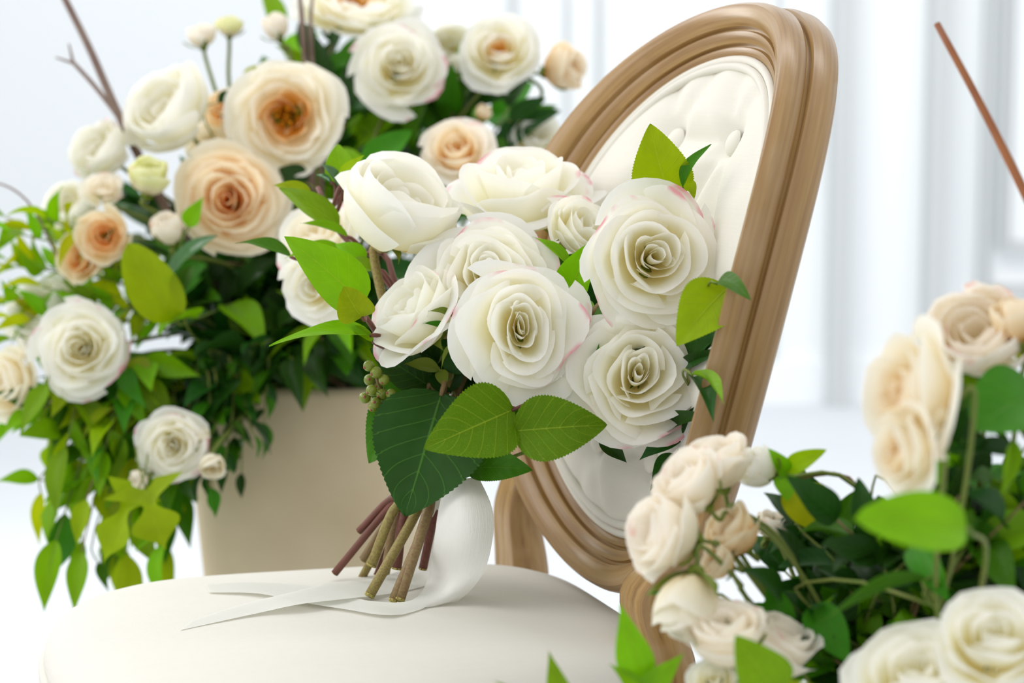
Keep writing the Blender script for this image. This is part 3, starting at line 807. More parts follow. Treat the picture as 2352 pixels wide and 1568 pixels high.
bsprig(None, 'upright lime green leaf standing above the upper right rose', [(1400, 700, 1.80), (1510, 520, 1.77), (1538, 440, 1.75)][::-1], [
    ((1540, 455, 1.75), (1493, 286, 1.72), 138, (-.25, .05, 1), 'rose', LIME, 2), ((1568, 432, 1.73), (1631, 330, 1.71), 36, (-.6, .4, .6), 'lance', MID, 1),
    ((1575, 415, 1.75), (1595, 455, 1.74), 30, (.3, .1, 1), 'ovate', LIME, 0), ((1520, 430, 1.77), (1468, 445, 1.76), 30, (.1, .6, .8), 'lance', BRI, 0)])
bsprig(None, 'lime green leaf with dark leaves behind it at the right against the chair frame', [(1480, 800, 1.76), (1590, 740, 1.70), (1650, 680, 1.64)][::-1], [
    ((1672, 660, 1.63), (1556, 792, 1.60), 138, (-.2, .2, 1), 'rose', LIME, 1), ((1645, 652, 1.60), (1724, 686, 1.55), 46, (0, .5, 1), 'ovate', MID, 2),
    ((1585, 800, 1.71), (1690, 720, 1.66), 70, (-.1, .3, 1), 'ovate', DRK, 1), ((1570, 830, 1.72), (1680, 790, 1.66), 80, (0, .3, 1), 'ovate', DRK, 2),
    ((1585, 875, 1.72), (1660, 800, 1.66), 80, (0, .3, 1), 'ovate', DRK, 3)])
bsprig(None, 'dark pointed leaves below the low right rose with one curled bright leaf', [(1450, 950, 1.76), (1560, 930, 1.72), (1590, 870, 1.70)][::-1], [
    ((1588, 860, 1.61), (1664, 922, 1.54), 20, (.4, .6, .7), 'lance', BRI, 3), ((1590, 865, 1.64), (1640, 962, 1.57), 55, (.2, .2, 1), 'lance', DRK, 1),
    ((1612, 930, 1.69), (1572, 1012, 1.71), 50, (0, .2, 1), 'ovate', DRK, 0), ((1580, 975, 1.72), (1468, 1056, 1.72), 58, (.1, .4, .9), 'lance', DRK, 2),
    ((1520, 1010, 1.735), (1632, 948, 1.66), 50, (.1, .4, .9), 'lance', DRK, 1), ((1552, 1000, 1.745), (1535, 1064, 1.74), 46, (.1, .2, 1), 'lance', DRK, 3),
    ((1550, 1042, 1.71), (1493, 1126, 1.69), 52, (-.1, .3, 1), 'lance', DRK, 1), ((1375, 1008, 1.74), (1440, 1062, 1.74), 40, (.1, .3, 1), 'lance', DRK, 2)])
bsprig(None, 'pointed green leaf between the front rose and the upper right rose', [(1250, 800, 1.88), (1300, 690, 1.85)][::-1], [
    ((1312, 675, 1.80), (1362, 553, 1.76), 82, (-.2, .15, 1), 'ovate', BRI, 2), ((1310, 610, 1.82), (1224, 542, 1.82), 34, (.1, .6, .8), 'lance', BRI, 1),
    ((1340, 700, 1.82), (1352, 765, 1.76), 26, (.5, 0, .8), 'lance', BRI, 0), ((1350, 720, 1.85), (1372, 640, 1.84), 60, (0, .3, 1), 'round', DRK, 0),
    ((1330, 690, 1.86), (1400, 690, 1.85), 60, (0, .3, 1), 'round', DRK, 1)])
bsprig(None, 'curled olive sepal-like leaves left of the front centre rose', [(1000, 870, 1.84), (1040, 780, 1.82)][::-1], [
    ((1050, 735, 1.78), (985, 712, 1.76), 22, (-.2, .7, .6), 'lance', SEPAL, 0), ((1045, 765, 1.78), (962, 740, 1.77), 24, (0, .6, .8), 'lance', MID, 1),
    ((1050, 785, 1.78), (1012, 850, 1.77), 18, (-.6, .2, .7), 'lance', SEPAL, 2), ((1010, 850, 1.82), (925, 835, 1.82), 40, (0, .5, .8), 'lance', SEPAL, 1),
    ((1010, 850, 1.82), (1025, 890, 1.81), 30, (0, .3, 1), 'ovate', SEPAL, 3), ((1040, 860, 1.82), (1060, 780, 1.82), 60, (0, .3, 1), 'ovate', DRK, 1),
    ((1000, 900, 1.84), (930, 860, 1.84), 90, (0, .4, 1), 'ovate', DRK, 1), ((1040, 900, 1.83), (1000, 820, 1.84), 80, (0, .4, 1), 'ovate', DRK, 2)])
LM_B = [(1197, 750, 'the front centre rose'), (1465, 858, 'the low right rose'), (1505, 592, 'the upper right rose'), (1128, 630, 'the rose behind the front one'), (955, 720, 'the side-view rose'), (960, 1040, 'the big dark leaf'), (1335, 525, 'the small half-hidden rose'), (1285, 985, 'the three serrated leaves')]
LM_P = [(658, 268, 'the rose with golden stamens'), (525, 460, 'the deep peach rose'), (390, 262, 'the white rose beside the branch'), (188, 800, 'the large far-left white rose'), (395, 1022, 'the low hanging white rose'), (918, 145, 'the top centre white rose'),
    (1147, 118, 'the orange-hearted white bloom'), (238, 540, 'the orange-hearted spray rose'), (825, 10, 'the rose at the top edge'), (1050, 348, 'the peeking peach rose'), (385, 527, 'the pink-tipped bud'), (335, 650, 'the big smooth lime leaf'), (720, 900, 'the planter rim'),
    (912, 485, 'the globe-shaped bloom'), (740, 620, 'the bright bouquet leaf'), (488, 1068, 'the creamy bud'), (440, 1240, 'the planter side'), (320, 1100, 'the small blush bud'), (1110, 258, 'the tiny peach bud'), (118, 965, 'the lowest left spray rose'), (632, 62, 'the small pink bud'), (20, 880, 'the edge-cut pale peach rose'), (182, 592, 'the side-on spray rose')]
LM_F = [(2090, 1205, 'the big flat oval leaf'), (2290, 930, 'the large dark rounded leaf'), (2110, 1540, 'the corner white rose'), (2285, 1470, 'the ruffled white rose'), (1640, 1200, 'the bud cluster'), (1672, 1462, 'the pale pink rose'), (1860, 1160, 'the round lime leaf'), (2000, 1380, 'the arching dark leaf'),
    (1790, 1485, 'the bottom blush rose'), (1582, 1392, 'the tall pale bud'), (2075, 1060, 'the lower cream rose')]
_used = {}
def sprig_label(head, x, y, marks):
    near = sorted(marks, key=lambda m: math.hypot(m[0] - x, m[1] - y))
    for m in near[:6]:
        dx, dy = x - m[0], y - m[1]
        if math.hypot(dx, dy) < 55: w = 'right behind'
        else:
            v = '' if abs(dy) < .42 * abs(dx) else ('below' if dy > 0 else 'above')
            h = '' if abs(dx) < .42 * abs(dy) else ('right' if dx > 0 else 'left')
            w = (v + ' ' + h).strip() + (' of' if h else '')
        for dist in (['just ', ''] if math.hypot(dx, dy) < 110 else ['', 'well ']):
            if w == 'right behind' and dist: continue
            t = '%s ending %s%s %s' % (head, dist, w, m[2])
            if t not in _used: _used[t] = 1; return t
    t = '%s ending near %s' % (head, near[0][2]); return t
rng = random.Random(11)
for k in range(16):
    bx, by = rng.uniform(900, 1560), rng.uniform(640, 960)
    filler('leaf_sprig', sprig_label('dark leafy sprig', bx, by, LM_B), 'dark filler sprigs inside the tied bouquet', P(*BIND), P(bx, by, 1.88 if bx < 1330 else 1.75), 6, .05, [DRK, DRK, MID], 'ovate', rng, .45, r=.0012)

# berries
bo = thing('berry_cluster', 'cluster of small olive green berries under the left of the bouquet', 'berries', P(940, 930, 1.84))
Vt, Ft, Ut = tube([P(*BIND), P(940, 930, 1.84), P(880, 900, 1.81), P(862, 860, 1.80)], .0012, 5, 14); part('stem', bo, Vt, Ft, STEMO, Ut)
bV = []; 
for i in range(14):
    for j in range(9):
        a = 2 * np.pi * i / 14; b = np.pi * j / 8; bV.append((math.sin(b) * math.cos(a), math.sin(b) * math.sin(a), -math.cos(b)))
BM = mesh('berry', bV, grid_faces(14, 9, True), BERRY)
TM = mesh('berry_tip', np.array(bV) * .28 + np.array((0, 0, .92)), grid_faces(14, 9, True), BERRYT)
rng = random.Random(4)
for (x, y, r) in [(847, 840, 13), (864, 855, 14), (849, 872, 14), (882, 872, 13), (853, 896, 13), (838, 913, 14), (878, 905, 14), (862, 926, 14), (888, 925, 13), (857, 934, 12), (899, 905, 13), (905, 925, 12), (868, 890, 11), (880, 940, 11), (910, 940, 11)]:
    p = P(x, y, 1.80 + rng.uniform(-.012, .012)); rr = r * 1.80 / FPX
    n = (Vector((rng.uniform(-1, .2), -.8, rng.uniform(-.8, .5)))).normalized()
    M = Matrix.Translation(p - bo.location) @ n.to_track_quat('Z', 'Y').to_matrix().to_4x4() @ Matrix.Scale(rr, 4)
    b1 = link('berry', BM, bo, M); link('berry_tip', TM, b1)
    Vt, Ft, Ut = tube([p, P(885, 905, 1.815)], .0005, 4, 4); part('stalk', bo, Vt, Ft, STEMG, Ut)

# ribbon
rib = thing('satin_ribbon', 'wide white satin ribbon trailing from the bouquet across the seat', 'ribbon', P(*BIND))
c0 = np.array(P(955, 1160, 1.840)); c1 = np.array(P(1000, 1085, 1.840))
Vt, Ft, Ut = tube([c0, (c0 + c1) / 2, c1], [.0235, .0225, .0235], 20, 7, cap=False); part('wrap', rib, Vt, Ft, SATIN, Ut)
def strip(name, L, Rr, n=44, nw=7, seat_from=99, bow=.0):
    A = catmull([np.array(p) for p in L], n); B = catmull([np.array(p) for p in Rr], n)
    V = []; U = []
    for i in range(n):
        for j in range(nw):
            q = j / (nw - 1); p = A[i] * (1 - q) + B[i] * q
            m = seat_top(p[0], p[1]) + .0012
            k = i / (n - 1)
            p[1] -= bow * math.sin(math.pi * q) * (1 - k)
            if p[2] < m: p[2] = m
            V.append(p); U.append((q, i / (n - 1) * 6))
    return part(name, rib, np.array(V), grid_faces(n, nw), SATIN, np.array(U))
def S(x, y, l=.002): return on_seat(x, y, l)
strip('tail', [P(1030, 1085, 1.810), P(1008, 1165, 1.790), P(996, 1250, 1.785), P(984, 1325, 1.810), S(945, 1378, .006), S(840, 1378, .004), S(760, 1352, .003), S(660, 1340, .003), S(560, 1336, .003), S(470, 1342)],
      [P(1098, 1092, 1.810), P(1130, 1165, 1.770), P(1132, 1235, 1.760), P(1105, 1325, 1.760), P(1030, 1392, 1.780), S(900, 1412, .003), S(790, 1398, .003), S(690, 1382, .004), S(590, 1362, .004), S(480, 1360)], bow=.02)
strip('tail', [P(978, 1150, 1.870), P(962, 1230, 1.890), P(930, 1300, 1.900), S(860, 1328, .002), S(760, 1338, .005), S(660, 1362, .006), S(560, 1386, .003), S(440, 1425)],
      [P(1010, 1150, 1.870), P(1002, 1240, 1.880), S(990, 1338, .002), S(900, 1362, .002), S(800, 1374, .006), S(690, 1387, .008), S(590, 1408, .003), S(412, 1447)])

# ------------------------------------------------------------------ planters
def planter(name, label, cx, cy, w0, w1, ztop, yaw, R):
    o = thing(name, label, 'planter', (cx, cy, 0))
    def ring(hw, z, n=40):
        t = np.linspace(0, 2 * np.pi, n, endpoint=False); c, s = np.cos(t), np.sin(t)
        x = np.sign(c) * abs(c) ** (2 / R) * hw; y = np.sign(s) * abs(s) ** (2 / R) * hw
        return np.stack([cx + x * math.cos(yaw) - y * math.sin(yaw), cy + x * math.sin(yaw) + y * math.cos(yaw), np.full(n, z)], -1)
    rings = [ring(w1 * .97, 0), ring(w1, .006)] + [ring(w1 + (w0 - w1) * k, ztop * k) for k in (.25, .5, .75, .985)] + [ring(w0 - .004, ztop), ring(w0 - .02, ztop), ring(w0 - .024, ztop - .02), ring(w0 * .9, ztop - .1)]
    V = np.stack(rings, 1).reshape(-1, 3)
    part('pot', o, V, grid_faces(40, len(rings), True) + [tuple(range(0, 40 * len(rings), len(rings)))[::-1]], POT)
    rr = [ring(w0 * .93, ztop - .06), ring(w0 * .88, ztop - .03), ring(w0 * .6, ztop - .01), ring(w0 * .3, ztop), ring(.001, ztop + .004)]
    V = np.stack(rr, 1).reshape(-1, 3)
    part('floral_foam', o, V, grid_faces(40, len(rr), True), FOAM)
    return o
PB = P(715, 900, 2.62)
ZB = P(715, 893, 2.48).z
planter('tall_planter', 'tall tapered beige stone planter standing behind the chair', PB.x, PB.y, .150, .10, ZB, -.10, 5.0)
PF = P(2060, 1568, 1.50)
planter('low_planter', 'beige stone planter below the flowers at the right front', PF.x + .01, 1.44, .125, .10, .47, .1, 5.0)
SRC = Vector((PB.x, PB.y, ZB - .02))
SRF = Vector((PF.x + .01, 1.44, .46))
def src(rng=random.Random(2), w=.08): return SRC + Vector((rng.uniform(-w, w), rng.uniform(-w, w), 0))
def srf(rng=random.Random(3), w=.06): return SRF + Vector((rng.uniform(-w, w), rng.uniform(-w, w), 0))

# ------------------------------------------------------------------ flowers of the arrangement behind the chair
GR = 'flowers in the tall planter arrangement'
GBu = 'flower buds in the tall planter arrangement'
def br(label, design, px, py, d, rpx, n, mat, name='rose', **k):
    m = (P(px, py, d) + SRC) / 2 + Vector((0, .04, .04))
    k.setdefault('stem', [m, src()])
    return flower(name if design != 'bud' else 'rosebud', label, GR if design != 'bud' else GBu, design, px, py, d, rpx, n, mat, **k)
br('cream and peach garden rose with golden stamens facing the camera', 'garden', 658, 268, 2.40, 139, (-.02, .0, 1), CR, var=1, inner=CEN, name='garden_rose')
br('deep peach rose left of the bouquet, just below the rose with golden stamens', 'open', 525, 460, 2.36, 126, (.02, .0, 1), PE, var=2, inner=PED, squash=.2)
br('white rose at upper left beside the bare forked branch', 'cup', 390, 262, 2.44, 108, (-.35, .4, .6), WH, var=1)
br('white rose at far left below the forked branch', 'cup', 238, 348, 2.46, 72, (-.4, .4, .7), WH, outer=WHP, var=2)
br('greenish white bud left of the deep peach rose', 'bud', 342, 406, 2.34, 86, (.1, .75, .5), BUD, var=1, stretch=.95)
br('small pink-tipped bud below the greenish bud', 'bud', 385, 527, 2.34, 72, (-.2, .7, .5), BL, var=2, stretch=.95)
br('small peach spray rose with an orange heart at the left', 'small', 238, 540, 2.36, 72, (0, .05, 1), PE, var=1, inner=PED, name='spray_rose')
br('small peach spray rose seen from the side below the orange-hearted one', 'small', 182, 592, 2.38, 68, (-.35, .15, .9), PE, var=2, inner=PED, name='spray_rose')
br('small cream spray rose above the orange-hearted one', 'small', 236, 432, 2.40, 56, (.1, .5, .7), BL, var=3, name='spray_rose')
br('blurred white rose at the left edge of the upper cluster', 'cup', 165, 480, 2.52, 66, (-.3, .4, .8), WH, var=3)
br('large white rose at the left edge above the trailing greenery', 'open', 186, 800, 2.30, 109, (.10, .10, 1), WH, outer=WHP, var=4)
br('white rose partly behind the large white rose at the left edge', 'cup', 95, 725, 2.42, 85, (-.3, .5, .7), WH, var=1)
br('pale peach rose cut off by the left edge of the picture', 'loose', 20, 880, 2.34, 95, (-.5, .1, .7), CR, var=1)
br('small peach rose below the large white rose at the left edge', 'small', 118, 965, 2.40, 52, (-.1, -.3, .8), PE, var=2, name='spray_rose')
br('white rose hanging low over the front left corner of the planter', 'open', 395, 1025, 2.28, 84, (.05, -.05, 1), WH, outer=WHP, var=5, squash=.2)
br('creamy bud right of the low hanging white rose', 'bud', 488, 1068, 2.28, 58, (.15, -.5, .8), CR, var=1, stretch=.9)
br('small blush bud below left of the low hanging white rose', 'bud', 320, 1100, 2.28, 42, (-.6, -.3, .6), BL, var=3, stretch=.9)
br('tiny cream bud above right of the low hanging white rose', 'bud', 462, 1000, 2.29, 38, (.2, .7, .5), CR, var=2, stretch=.8)
br('white garden rose at the top edge of the picture', 'garden', 818, 8, 2.60, 140, (.05, .8, .55), WH, var=2, inner=CEN, inner_n=5, name='garden_rose')
br('large white rose at the top centre of the arrangement', 'open', 918, 148, 2.52, 108, (.05, .12, 1), WH, outer=WHP, var=6)
br('white rose half hidden right of the top centre rose', 'cup', 1040, 118, 2.62, 66, (.1, .3, .9), WH, var=3)
br('white poppy-like bloom with an orange heart at the upper right', 'loose', 1147, 118, 2.56, 100, (-.02, .25, 1), WH, var=3, inner=CEN, inner_n=2, stretch=.9)
br('lone peach bud on a dark stem left of the chair back', 'bud', 1293, 158, 2.60, 104, (.75, .1, .4), PE, var=2, stem=[P(1245, 215, 2.62), P(1190, 300, 2.62), src()], stem_mat=STEMG, stretch=.8)
br('left one of the two pale buds standing on thin stems', 'bud', 462, 82, 2.56, 66, (-.15, .95, .3), BL, var=1, stem=[P(492, 200, 2.56), P(540, 350, 2.58), src()], stretch=.75)
br('right one of the two pale buds standing on thin stems', 'bud', 527, 60, 2.58, 58, (.05, .95, .3), BUD, var=3, stem=[P(527, 200, 2.58), P(560, 350, 2.60), src()], stretch=.75)
br('small pink bud in green sepals beside the top edge rose', 'bud', 632, 62, 2.54, 58, (-.3, .8, .4), BL, var=1, stem=[P(680, 180, 2.56), src()])
br('peach rose peeking out above the globe-shaped white bloom', 'loose', 1050, 348, 2.40, 92, (-.05, .45, .8), PE, var=2, outer=BL)
br('cream rose behind the top of the bouquet beside the chair frame', 'loose', 1235, 325, 2.62, 78, (.2, .5, .8), WH, var=4)
br('peach rose squeezed between the white rose and the rose with golden stamens', 'small', 512, 246, 2.52, 56, (-.1, .3, .9), PE, var=3, name='spray_rose')
br('beige rose behind the deep peach rose', 'loose', 480, 325, 2.52, 62, (0, .5, .8), CR, var=2)
br('tiny peach bud among the leaves under the upper right bloom', 'bud', 1110, 258, 2.54, 34, (.2, .8, .5), PE, var=1)
br('pale cream rose showing behind the left leaves of the bouquet', 'loose', 735, 545, 2.16, 108, (-.3, .5, .7), CR, var=3, outer=WHP)
br('white rose showing under the bright left leaf of the bouquet', 'loose', 725, 655, 2.14, 92, (-.25, -.1, .8), WH, var=2)

# named leaves in front of that arrangement
def bs(label, stem_px, leaves, name='leaf_sprig', r=.0016, smat=None):
    return sprig(name, label, 'leafy sprigs in the tall planter arrangement', [src()] + [P(*q) for q in stem_px], leaves, r, smat)
bs('large smooth lime leaf beside a shiny dark leaf under the deep peach rose', [(480, 800, 2.40), (410, 700, 2.32)], [
    ((405, 735, 2.30), (292, 560, 2.26), 118, (-.1, .2, 1), 'round', LIME, 1), ((392, 680, 2.30), (495, 538, 2.26), 66, (-.6, .6, .5), 'ovate', GLO, 2),
    ((430, 520, 2.32), (466, 452, 2.30), 42, (.1, .1, 1), 'lance', BRI, 1), ((405, 680, 2.31), (440, 610, 2.31), 40, (0, .3, 1), 'round', MID, 0)])
bs('broad dark green leaf behind the globe-shaped bloom', [(870, 480, 2.45)], [((840, 400, 2.35), (945, 298, 2.35), 78, (-.2, .3, 1), 'ovate', MID, 1), ((830, 420, 2.4), (780, 340, 2.4), 70, (-.2, .3, 1), 'round', BRI, 1),
    ((700, 420, 2.4), (640, 385, 2.4), 60, (-.2, .5, 1), 'ovate', DRK, 1)])
bs('yellow-green leaf tip above the rose with golden stamens', [(600, 300, 2.52)], [((560, 185, 2.5), (612, 150, 2.5), 30, (0, .3, 1), 'ovate', YEL, 1), ((500, 235, 2.46), (545, 205, 2.46), 26, (.1, .3, .9), 'lance', DRK, 1)])
bs('dark leaves on the stem of the lone peach bud', [(1130, 330, 2.62), (1200, 280, 2.61)], [((1170, 275, 2.6), (1255, 225, 2.6), 40, (.1, .3, .9), 'ovate', DRK, 2), ((1130, 330, 2.6), (1165, 345, 2.6), 40, (.1, .3, .9), 'round', MID, 2), ((1310, 330, 2.62), (1330, 265, 2.62), 25, (.1, .3, .9), 'lance', MID, 2)])

rng = random.Random(21)
def fill(count, x0, x1, y0, y1, d0, d1, label, mats, size, shape, n=7, start=.35, droop=0, wr=.45, source=None, ends_fn=None, group=None):
    for k in range(count):
        x, y, d = rng.uniform(x0, x1), rng.uniform(y0, y1), rng.uniform(d0, d1)
        s = source(x, y) if source else src(rng, .1)
        mk = LM_F if d < 1.7 else LM_P
        filler('leaf_sprig', sprig_label(label, x, y, mk), 'leafy sprigs filling the right front arrangement' if d < 1.7 else 'leafy sprigs filling the tall planter', s, P(x, y, d), n, size, mats, shape, rng, start, droop, wr)
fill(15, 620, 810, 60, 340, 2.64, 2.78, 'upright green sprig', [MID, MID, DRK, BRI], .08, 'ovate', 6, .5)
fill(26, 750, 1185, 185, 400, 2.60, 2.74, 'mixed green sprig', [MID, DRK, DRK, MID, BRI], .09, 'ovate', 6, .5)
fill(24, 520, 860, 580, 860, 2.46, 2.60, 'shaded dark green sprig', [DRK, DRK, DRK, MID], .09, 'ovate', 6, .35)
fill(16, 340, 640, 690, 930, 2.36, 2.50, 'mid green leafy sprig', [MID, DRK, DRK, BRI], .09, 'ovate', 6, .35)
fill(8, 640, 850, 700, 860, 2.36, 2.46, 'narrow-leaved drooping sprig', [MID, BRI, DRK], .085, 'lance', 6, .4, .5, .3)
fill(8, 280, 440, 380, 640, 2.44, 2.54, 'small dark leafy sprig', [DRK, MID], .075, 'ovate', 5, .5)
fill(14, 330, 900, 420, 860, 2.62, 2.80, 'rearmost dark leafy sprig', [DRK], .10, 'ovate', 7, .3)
fill(13, -20, 115, 460, 780, 2.34, 2.52, 'yellow-green narrow-leaved sprig', [LIME, YEL, BRI, BRI], .055, 'lance', 9, .6, .2, .36)
fill(10, 465, 610, 930, 1140, 2.30, 2.40, 'dark trailing sprig', [DRK, DRK, MID], .042, 'lance', 8, .35, .6, .4, source=lambda x, y: P(x - 20, 850, 2.46))
fill(22, 85, 400, 980, 1280, 2.28, 2.42, 'bright trailing sprig', [BRI, LIME, MID, BRI], .075, 'lance', 8, .25, .7, .38, source=lambda x, y: P(330 + (x - 250) * .4, 850, 2.45))
fill(5, 130, 380, 950, 1100, 2.34, 2.44, 'broad-leaved trailing sprig', [LIME, MID, LIME], .075, 'ivy', 5, .4, .6, .85, source=lambda x, y: P(330 + (x - 250) * .4, 850, 2.45))
fill(4, 40, 130, 880, 960, 2.30, 2.40, 'bright narrow sprig', [BRI, MID], .06, 'lance', 5, .6, .5, .4)
bs('broad olive ivy leaf hanging beside the planter edge', [(330, 900, 2.40), (340, 1080, 2.34)], [((335, 1122, 2.22), (380, 1262, 2.21), 190, (-.1, .3, 1), 'ivy', LIME, 1), ((312, 1132, 2.23), (235, 1295, 2.22), 140, (-.1, .3, 1), 'ivy', LIME, 2),
    ((190, 1240, 2.34), (178, 1370, 2.33), 40, (-.1, .2, 1), 'lance', BRI, 1), ((255, 1230, 2.34), (330, 1340, 2.33), 24, (.1, .2, 1), 'lance', BRI, 2), ((225, 1290, 2.34), (250, 1360, 2.33), 24, (.1, .2, 1), 'lance', MID, 2),
    ((95, 1130, 2.36), (90, 1255, 2.35), 34, (-.1, .2, 1), 'lance', YEL, 1), ((140, 990, 2.36), (45, 1000, 2.33), 60, (-.1, .4, .9), 'ovate', BRI, 1), ((90, 1100, 2.38), (-10, 1105, 2.36), 40, (-.1, .4, .9), 'lance', BRI, 2), ((110, 880, 2.3), (45, 1000, 2.28), 50, (-.1, .2, 1), 'lance', BRI, 3)])

# bare branches
def branch(label, paths, radii, mat):
    o = thing('bare_branch', label, 'branch', paths[0][0])
    for k, (p, r) in enumerate(zip(paths, radii)):
        Vt, Ft, Ut = tube(p, r, 7, 14); part('main_twig' if k == 0 else 'side_twig', o, Vt, Ft, mat, Ut)
    return o
branch('bare forked grey-brown branch rising at the upper left', [[SRC, P(480, 640, 2.52), P(330, 380, 2.48), P(262, 240, 2.46), P(205, 110, 2.46), P(130, -40, 2.46)],
    [P(268, 262, 2.46), P(215, 195, 2.47), P(165, 140, 2.48)], [P(168, 143, 2.48), P(158, 100, 2.48)], [P(172, 146, 2.48), P(128, 132, 2.48)]], [[.008, .0055, .0042], [.0035, .0025], [.0022, .001], [.0022, .001]], TWIG)
branch('bare twig at the top edge, left of a thinner one', [[SRC, P(720, 450, 2.58), P(697, 90, 2.54), P(685, -40, 2.54)]], [[.005, .004, .0028]], TWIG)
branch('thinner bare twig in front of the white rose at the top edge', [[SRC, P(740, 450, 2.58), P(714, 90, 2.54), P(722, -40, 2.54)]], [[.004, .003, .002]], TWIG)
branch('thin arching tendril at the left edge above the bright foliage', [[P(150, 640, 2.40), P(118, 560, 2.40), P(70, 470, 2.40), P(10, 425, 2.42), P(-60, 420, 2.44)]], [[.0018, .0012]], TWIG)

# ------------------------------------------------------------------ flowers at the right front
GF = 'flowers in the right front arrangement'
def fr(label, design, px, py, d, rpx, n, mat, name='rose', **k):
    m = (P(px, py, d) + SRF) / 2 + Vector((.02, .0, .02))
    k.setdefault('stem', [m, srf()]); k.setdefault('stem_r', .0018)
    return flower(name if design != 'bud' else 'rosebud', label, GF if design != 'bud' else 'buds in the right front arrangement', design, px, py, d, rpx, n, mat, **k)
J = P(1735, 1330, 1.45)
fr('blush spray rose highest in the right front bud cluster', 'half', 1650, 1068, 1.46, 108, (-.25, .9, .3), BL, var=1, name='spray_rose', stem=[P(1700, 1170, 1.46), P(1840, 1320, 1.46), srf()])
fr('cream spray rose just below left of the highest one in the bud cluster', 'half', 1585, 1118, 1.42, 116, (-.6, .65, .35), BL, var=2, name='spray_rose', stem=[P(1690, 1180, 1.45), P(1850, 1330, 1.45), srf()])
fr('cream spray rose farthest left in the bud cluster', 'half', 1532, 1225, 1.40, 136, (-.85, .2, .35), BL, var=3, name='spray_rose', stem=[P(1640, 1250, 1.42), P(1690, 1330, 1.43), srf()])
fr('white bud with green sepals beside the small lime leaf', 'bud', 1742, 1075, 1.48, 96, (-.85, .35, .3), WH, outer=WHP, var=2, stem=[P(1810, 1095, 1.49), P(2000, 1165, 1.50), srf()], stretch=.8)
fr('peach spray rose in the middle of the bud cluster', 'half', 1685, 1228, 1.44, 94, (-.6, .6, .35), PE, var=1, name='spray_rose', stem=[P(1720, 1300, 1.46), srf()])
fr('small peach bud under the middle peach spray rose', 'bud', 1652, 1290, 1.42, 78, (-.8, .35, .4), PE, var=3, stem=[P(1730, 1330, 1.45), srf()], stretch=.8)
fr('peach bud behind the crossing stems of the bud cluster', 'bud', 1770, 1205, 1.52, 70, (.2, .85, .4), BL, var=1, stem=[P(1810, 1290, 1.52), srf()], stretch=.8)
fr('tall pale bud low at the left of the bud cluster', 'bud', 1582, 1392, 1.38, 150, (-.22, -.85, .35), CR, var=2, stem=[P(1700, 1340, 1.42), P(1740, 1400, 1.44), srf()], stretch=.95)
fr('pale pink rose below the tall pale bud', 'half', 1668, 1465, 1.36, 132, (-.2, .85, .4), BL, var=2, stretch=.9)
fr('blush rose right of the pale pink rose at the bottom', 'half', 1788, 1490, 1.40, 120, (.25, .85, .3), BL, var=3)
fr('white rose cut off by the bottom edge below the pale pink rose', 'small', 1640, 1560, 1.36, 70, (-.2, .7, .7), WH, var=1, name='spray_rose')
fr('large cream and peach rose turned to the left at the right side', 'loose', 2100, 905, 1.24, 165, (-.92, .15, .35), CR, var=4, inner=PE)
fr('cream rose facing left directly under the large cream one', 'loose', 2078, 1035, 1.22, 112, (-.90, .0, .40), CR, var=2, inner=PE)
fr('pale peach rose behind the large cream rose near the right edge', 'cup', 2245, 775, 1.36, 122, (-.35, .5, .7), BL, var=2)
fr('tight bud in long green sepals at the right edge', 'bud', 2345, 735, 1.34, 115, (-.1, .97, .2), PE, var=3, stretch=.95)
fr('large white rose at the bottom right corner facing upwards', 'loose', 2110, 1560, 1.27, 185, (-.15, .75, .6), WH, var=1)
fr('ruffled white rose at the right edge above the corner one', 'loose', 2285, 1470, 1.25, 150, (-.1, .6, .7), WH, var=3)
def fs(label, stem_px, leaves, r=.0018, smat=None):
    return sprig('leaf_sprig', label, 'leafy sprigs in the right front arrangement', [srf()] + [P(*q) for q in stem_px], leaves, r, smat)
fs('big flat bright oval leaf in the right front arrangement', [(2260, 1320, 1.30), (2225, 1213, 1.205)], [((2220, 1212, 1.20), (1966, 1192, 1.17), 138, (-.05, .25, 1), 'round', BRI, 1)])
fs('large dark rounded leaf near the right edge', [(2400, 1150, 1.36), (2340, 980, 1.34)], [((2390, 900, 1.32), (2240, 985, 1.28), 190, (-.2, .4, 1), 'round', MID, 2), ((2352, 1060, 1.33), (2150, 1040, 1.30), 60, (0, .6, .8), 'ovate', DRK, 2), ((2330, 1010, 1.30), (2300, 1140, 1.29), 40, (.1, .2, 1), 'lance', BRI, 2), ((2190, 870, 1.36), (2210, 1020, 1.34), 50, (.4, .1, 1), 'lance', MID, 1),
    ((2380, 830, 1.36), (2310, 770, 1.35), 70, (-.1, .2, 1), 'ovate', YEL, 1)])
fs('sprig with round lime leaf and small pointed leaf beside the white bud', [(2000, 1165, 1.50), (1810, 1092, 1.49)], [((1805, 1080, 1.48), (1898, 1032, 1.47), 46, (-.1, .3, 1), 'ovate', LIME, 1), ((1835, 1110, 1.49), (1870, 1212, 1.47), 112, (0, .1, 1), 'round', YEL, 2), ((1810, 1090, 1.48), (1765, 1030, 1.47), 40, (0, .2, 1), 'ovate', BRI, 1), ((1800, 1090, 1.48), (1810, 1150, 1.47), 55, (0, .2, 1), 'ovate', BRI, 2)], smat=STEMB)
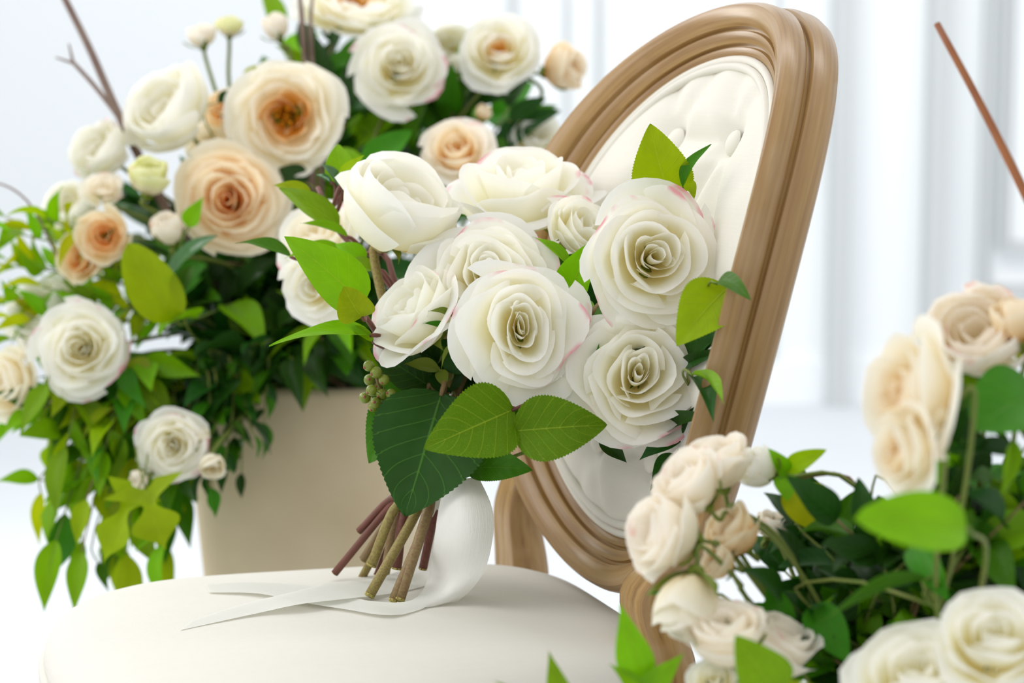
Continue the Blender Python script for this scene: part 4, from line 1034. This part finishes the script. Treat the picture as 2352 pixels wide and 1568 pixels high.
fs('upright sprig of pointed bright leaves in front of the seat corner', [(1560, 1640, 1.40), (1495, 1560, 1.38)], [((1480, 1560, 1.37), (1424, 1388, 1.35), 86, (-.2, .1, 1), 'lance', BRI, 1), ((1485, 1590, 1.37), (1570, 1500, 1.35), 60, (0, .3, 1), 'lance', BRI, 2), ((1470, 1590, 1.37), (1402, 1525, 1.35), 46, (0, .3, 1), 'lance', BRI, 3), ((1500, 1640, 1.37), (1545, 1570, 1.36), 50, (0, .3, 1), 'lance', BRI, 0)])
fs('single pointed bright leaf tip at the bottom edge below the seat', [(1500, 1700, 1.38), (1330, 1650, 1.37)], [((1310, 1640, 1.36), (1260, 1496, 1.34), 66, (-.2, .1, 1), 'lance', BRI, 2), ((1290, 1650, 1.36), (1135, 1562, 1.35), 40, (-.2, .3, 1), 'lance', BRI, 1)])
fs('soft green leaf in front of the pale pink rose at the bottom', [(1800, 1620, 1.34), (1770, 1590, 1.32)], [((1780, 1590, 1.31), (1690, 1460, 1.29), 130, (-.1, .2, 1), 'ovate', BRI, 0), ((1800, 1600, 1.32), (1880, 1580, 1.31), 60, (0, .3, 1), 'ovate', LIME, 1), ((1640, 1510, 1.38), (1590, 1475, 1.37), 40, (0, .3, 1), 'ovate', BRI, 1), ((1600, 1370, 1.45), (1480, 1365, 1.45), 34, (0, .6, .8), 'lance', MID, 1)])
fs('long dark green leaves arching across the right front arrangement', [(2180, 1480, 1.36), (2120, 1360, 1.34)], [((2130, 1330, 1.33), (1885, 1425, 1.29), 50, (-.1, .7, .8), 'lance', MID, 1), ((2100, 1250, 1.36), (2180, 1380, 1.32), 75, (-.4, .4, .8), 'ovate', MID, 2), ((2270, 1240, 1.36), (2330, 1370, 1.33), 80, (-.4, .4, .8), 'ovate', MID, 1), ((2000, 1150, 1.46), (1960, 1290, 1.44), 80, (0, .3, 1), 'ivy', DRK, 1), ((1860, 1390, 1.42), (1950, 1520, 1.40), 90, (0, .3, 1), 'ovate', MID, 3)])
rng = random.Random(8)
fill(14, 1800, 2080, 1180, 1480, 1.42, 1.54, 'blurred dark leafy sprig', [DRK, DRK, MID], .048, 'ovate', 7, .35, 0, .5, source=lambda x, y: srf())
fill(16, 2080, 2400, 1080, 1480, 1.36, 1.52, 'blurred green leafy sprig', [DRK, MID, DRK, BRI], .05, 'ovate', 7, .35, 0, .5, source=lambda x, y: srf())
fill(9, 2165, 2400, 960, 1160, 1.32, 1.42, 'blurred dark rising sprig', [DRK, MID, DRK, BRI], .055, 'ovate', 6, .45, 0, .5, source=lambda x, y: srf())
fill(8, 1700, 1900, 1330, 1560, 1.42, 1.50, 'blurred small-leaved sprig', [MID, DRK, BRI], .042, 'ovate', 6, .4, 0, .5, source=lambda x, y: srf())
branch('straight reddish bare twig slanting at the upper right', [[P(2560, 1000, 1.36), P(2440, 630, 1.40), P(2352, 440, 1.42), P(2255, 245, 1.45), P(2152, 55, 1.48)], [SRF, P(2480, 1330, 1.40), P(2560, 1000, 1.36)]], [[.0042, .0034, .0026], [.0046, .0042]], TWIGR)
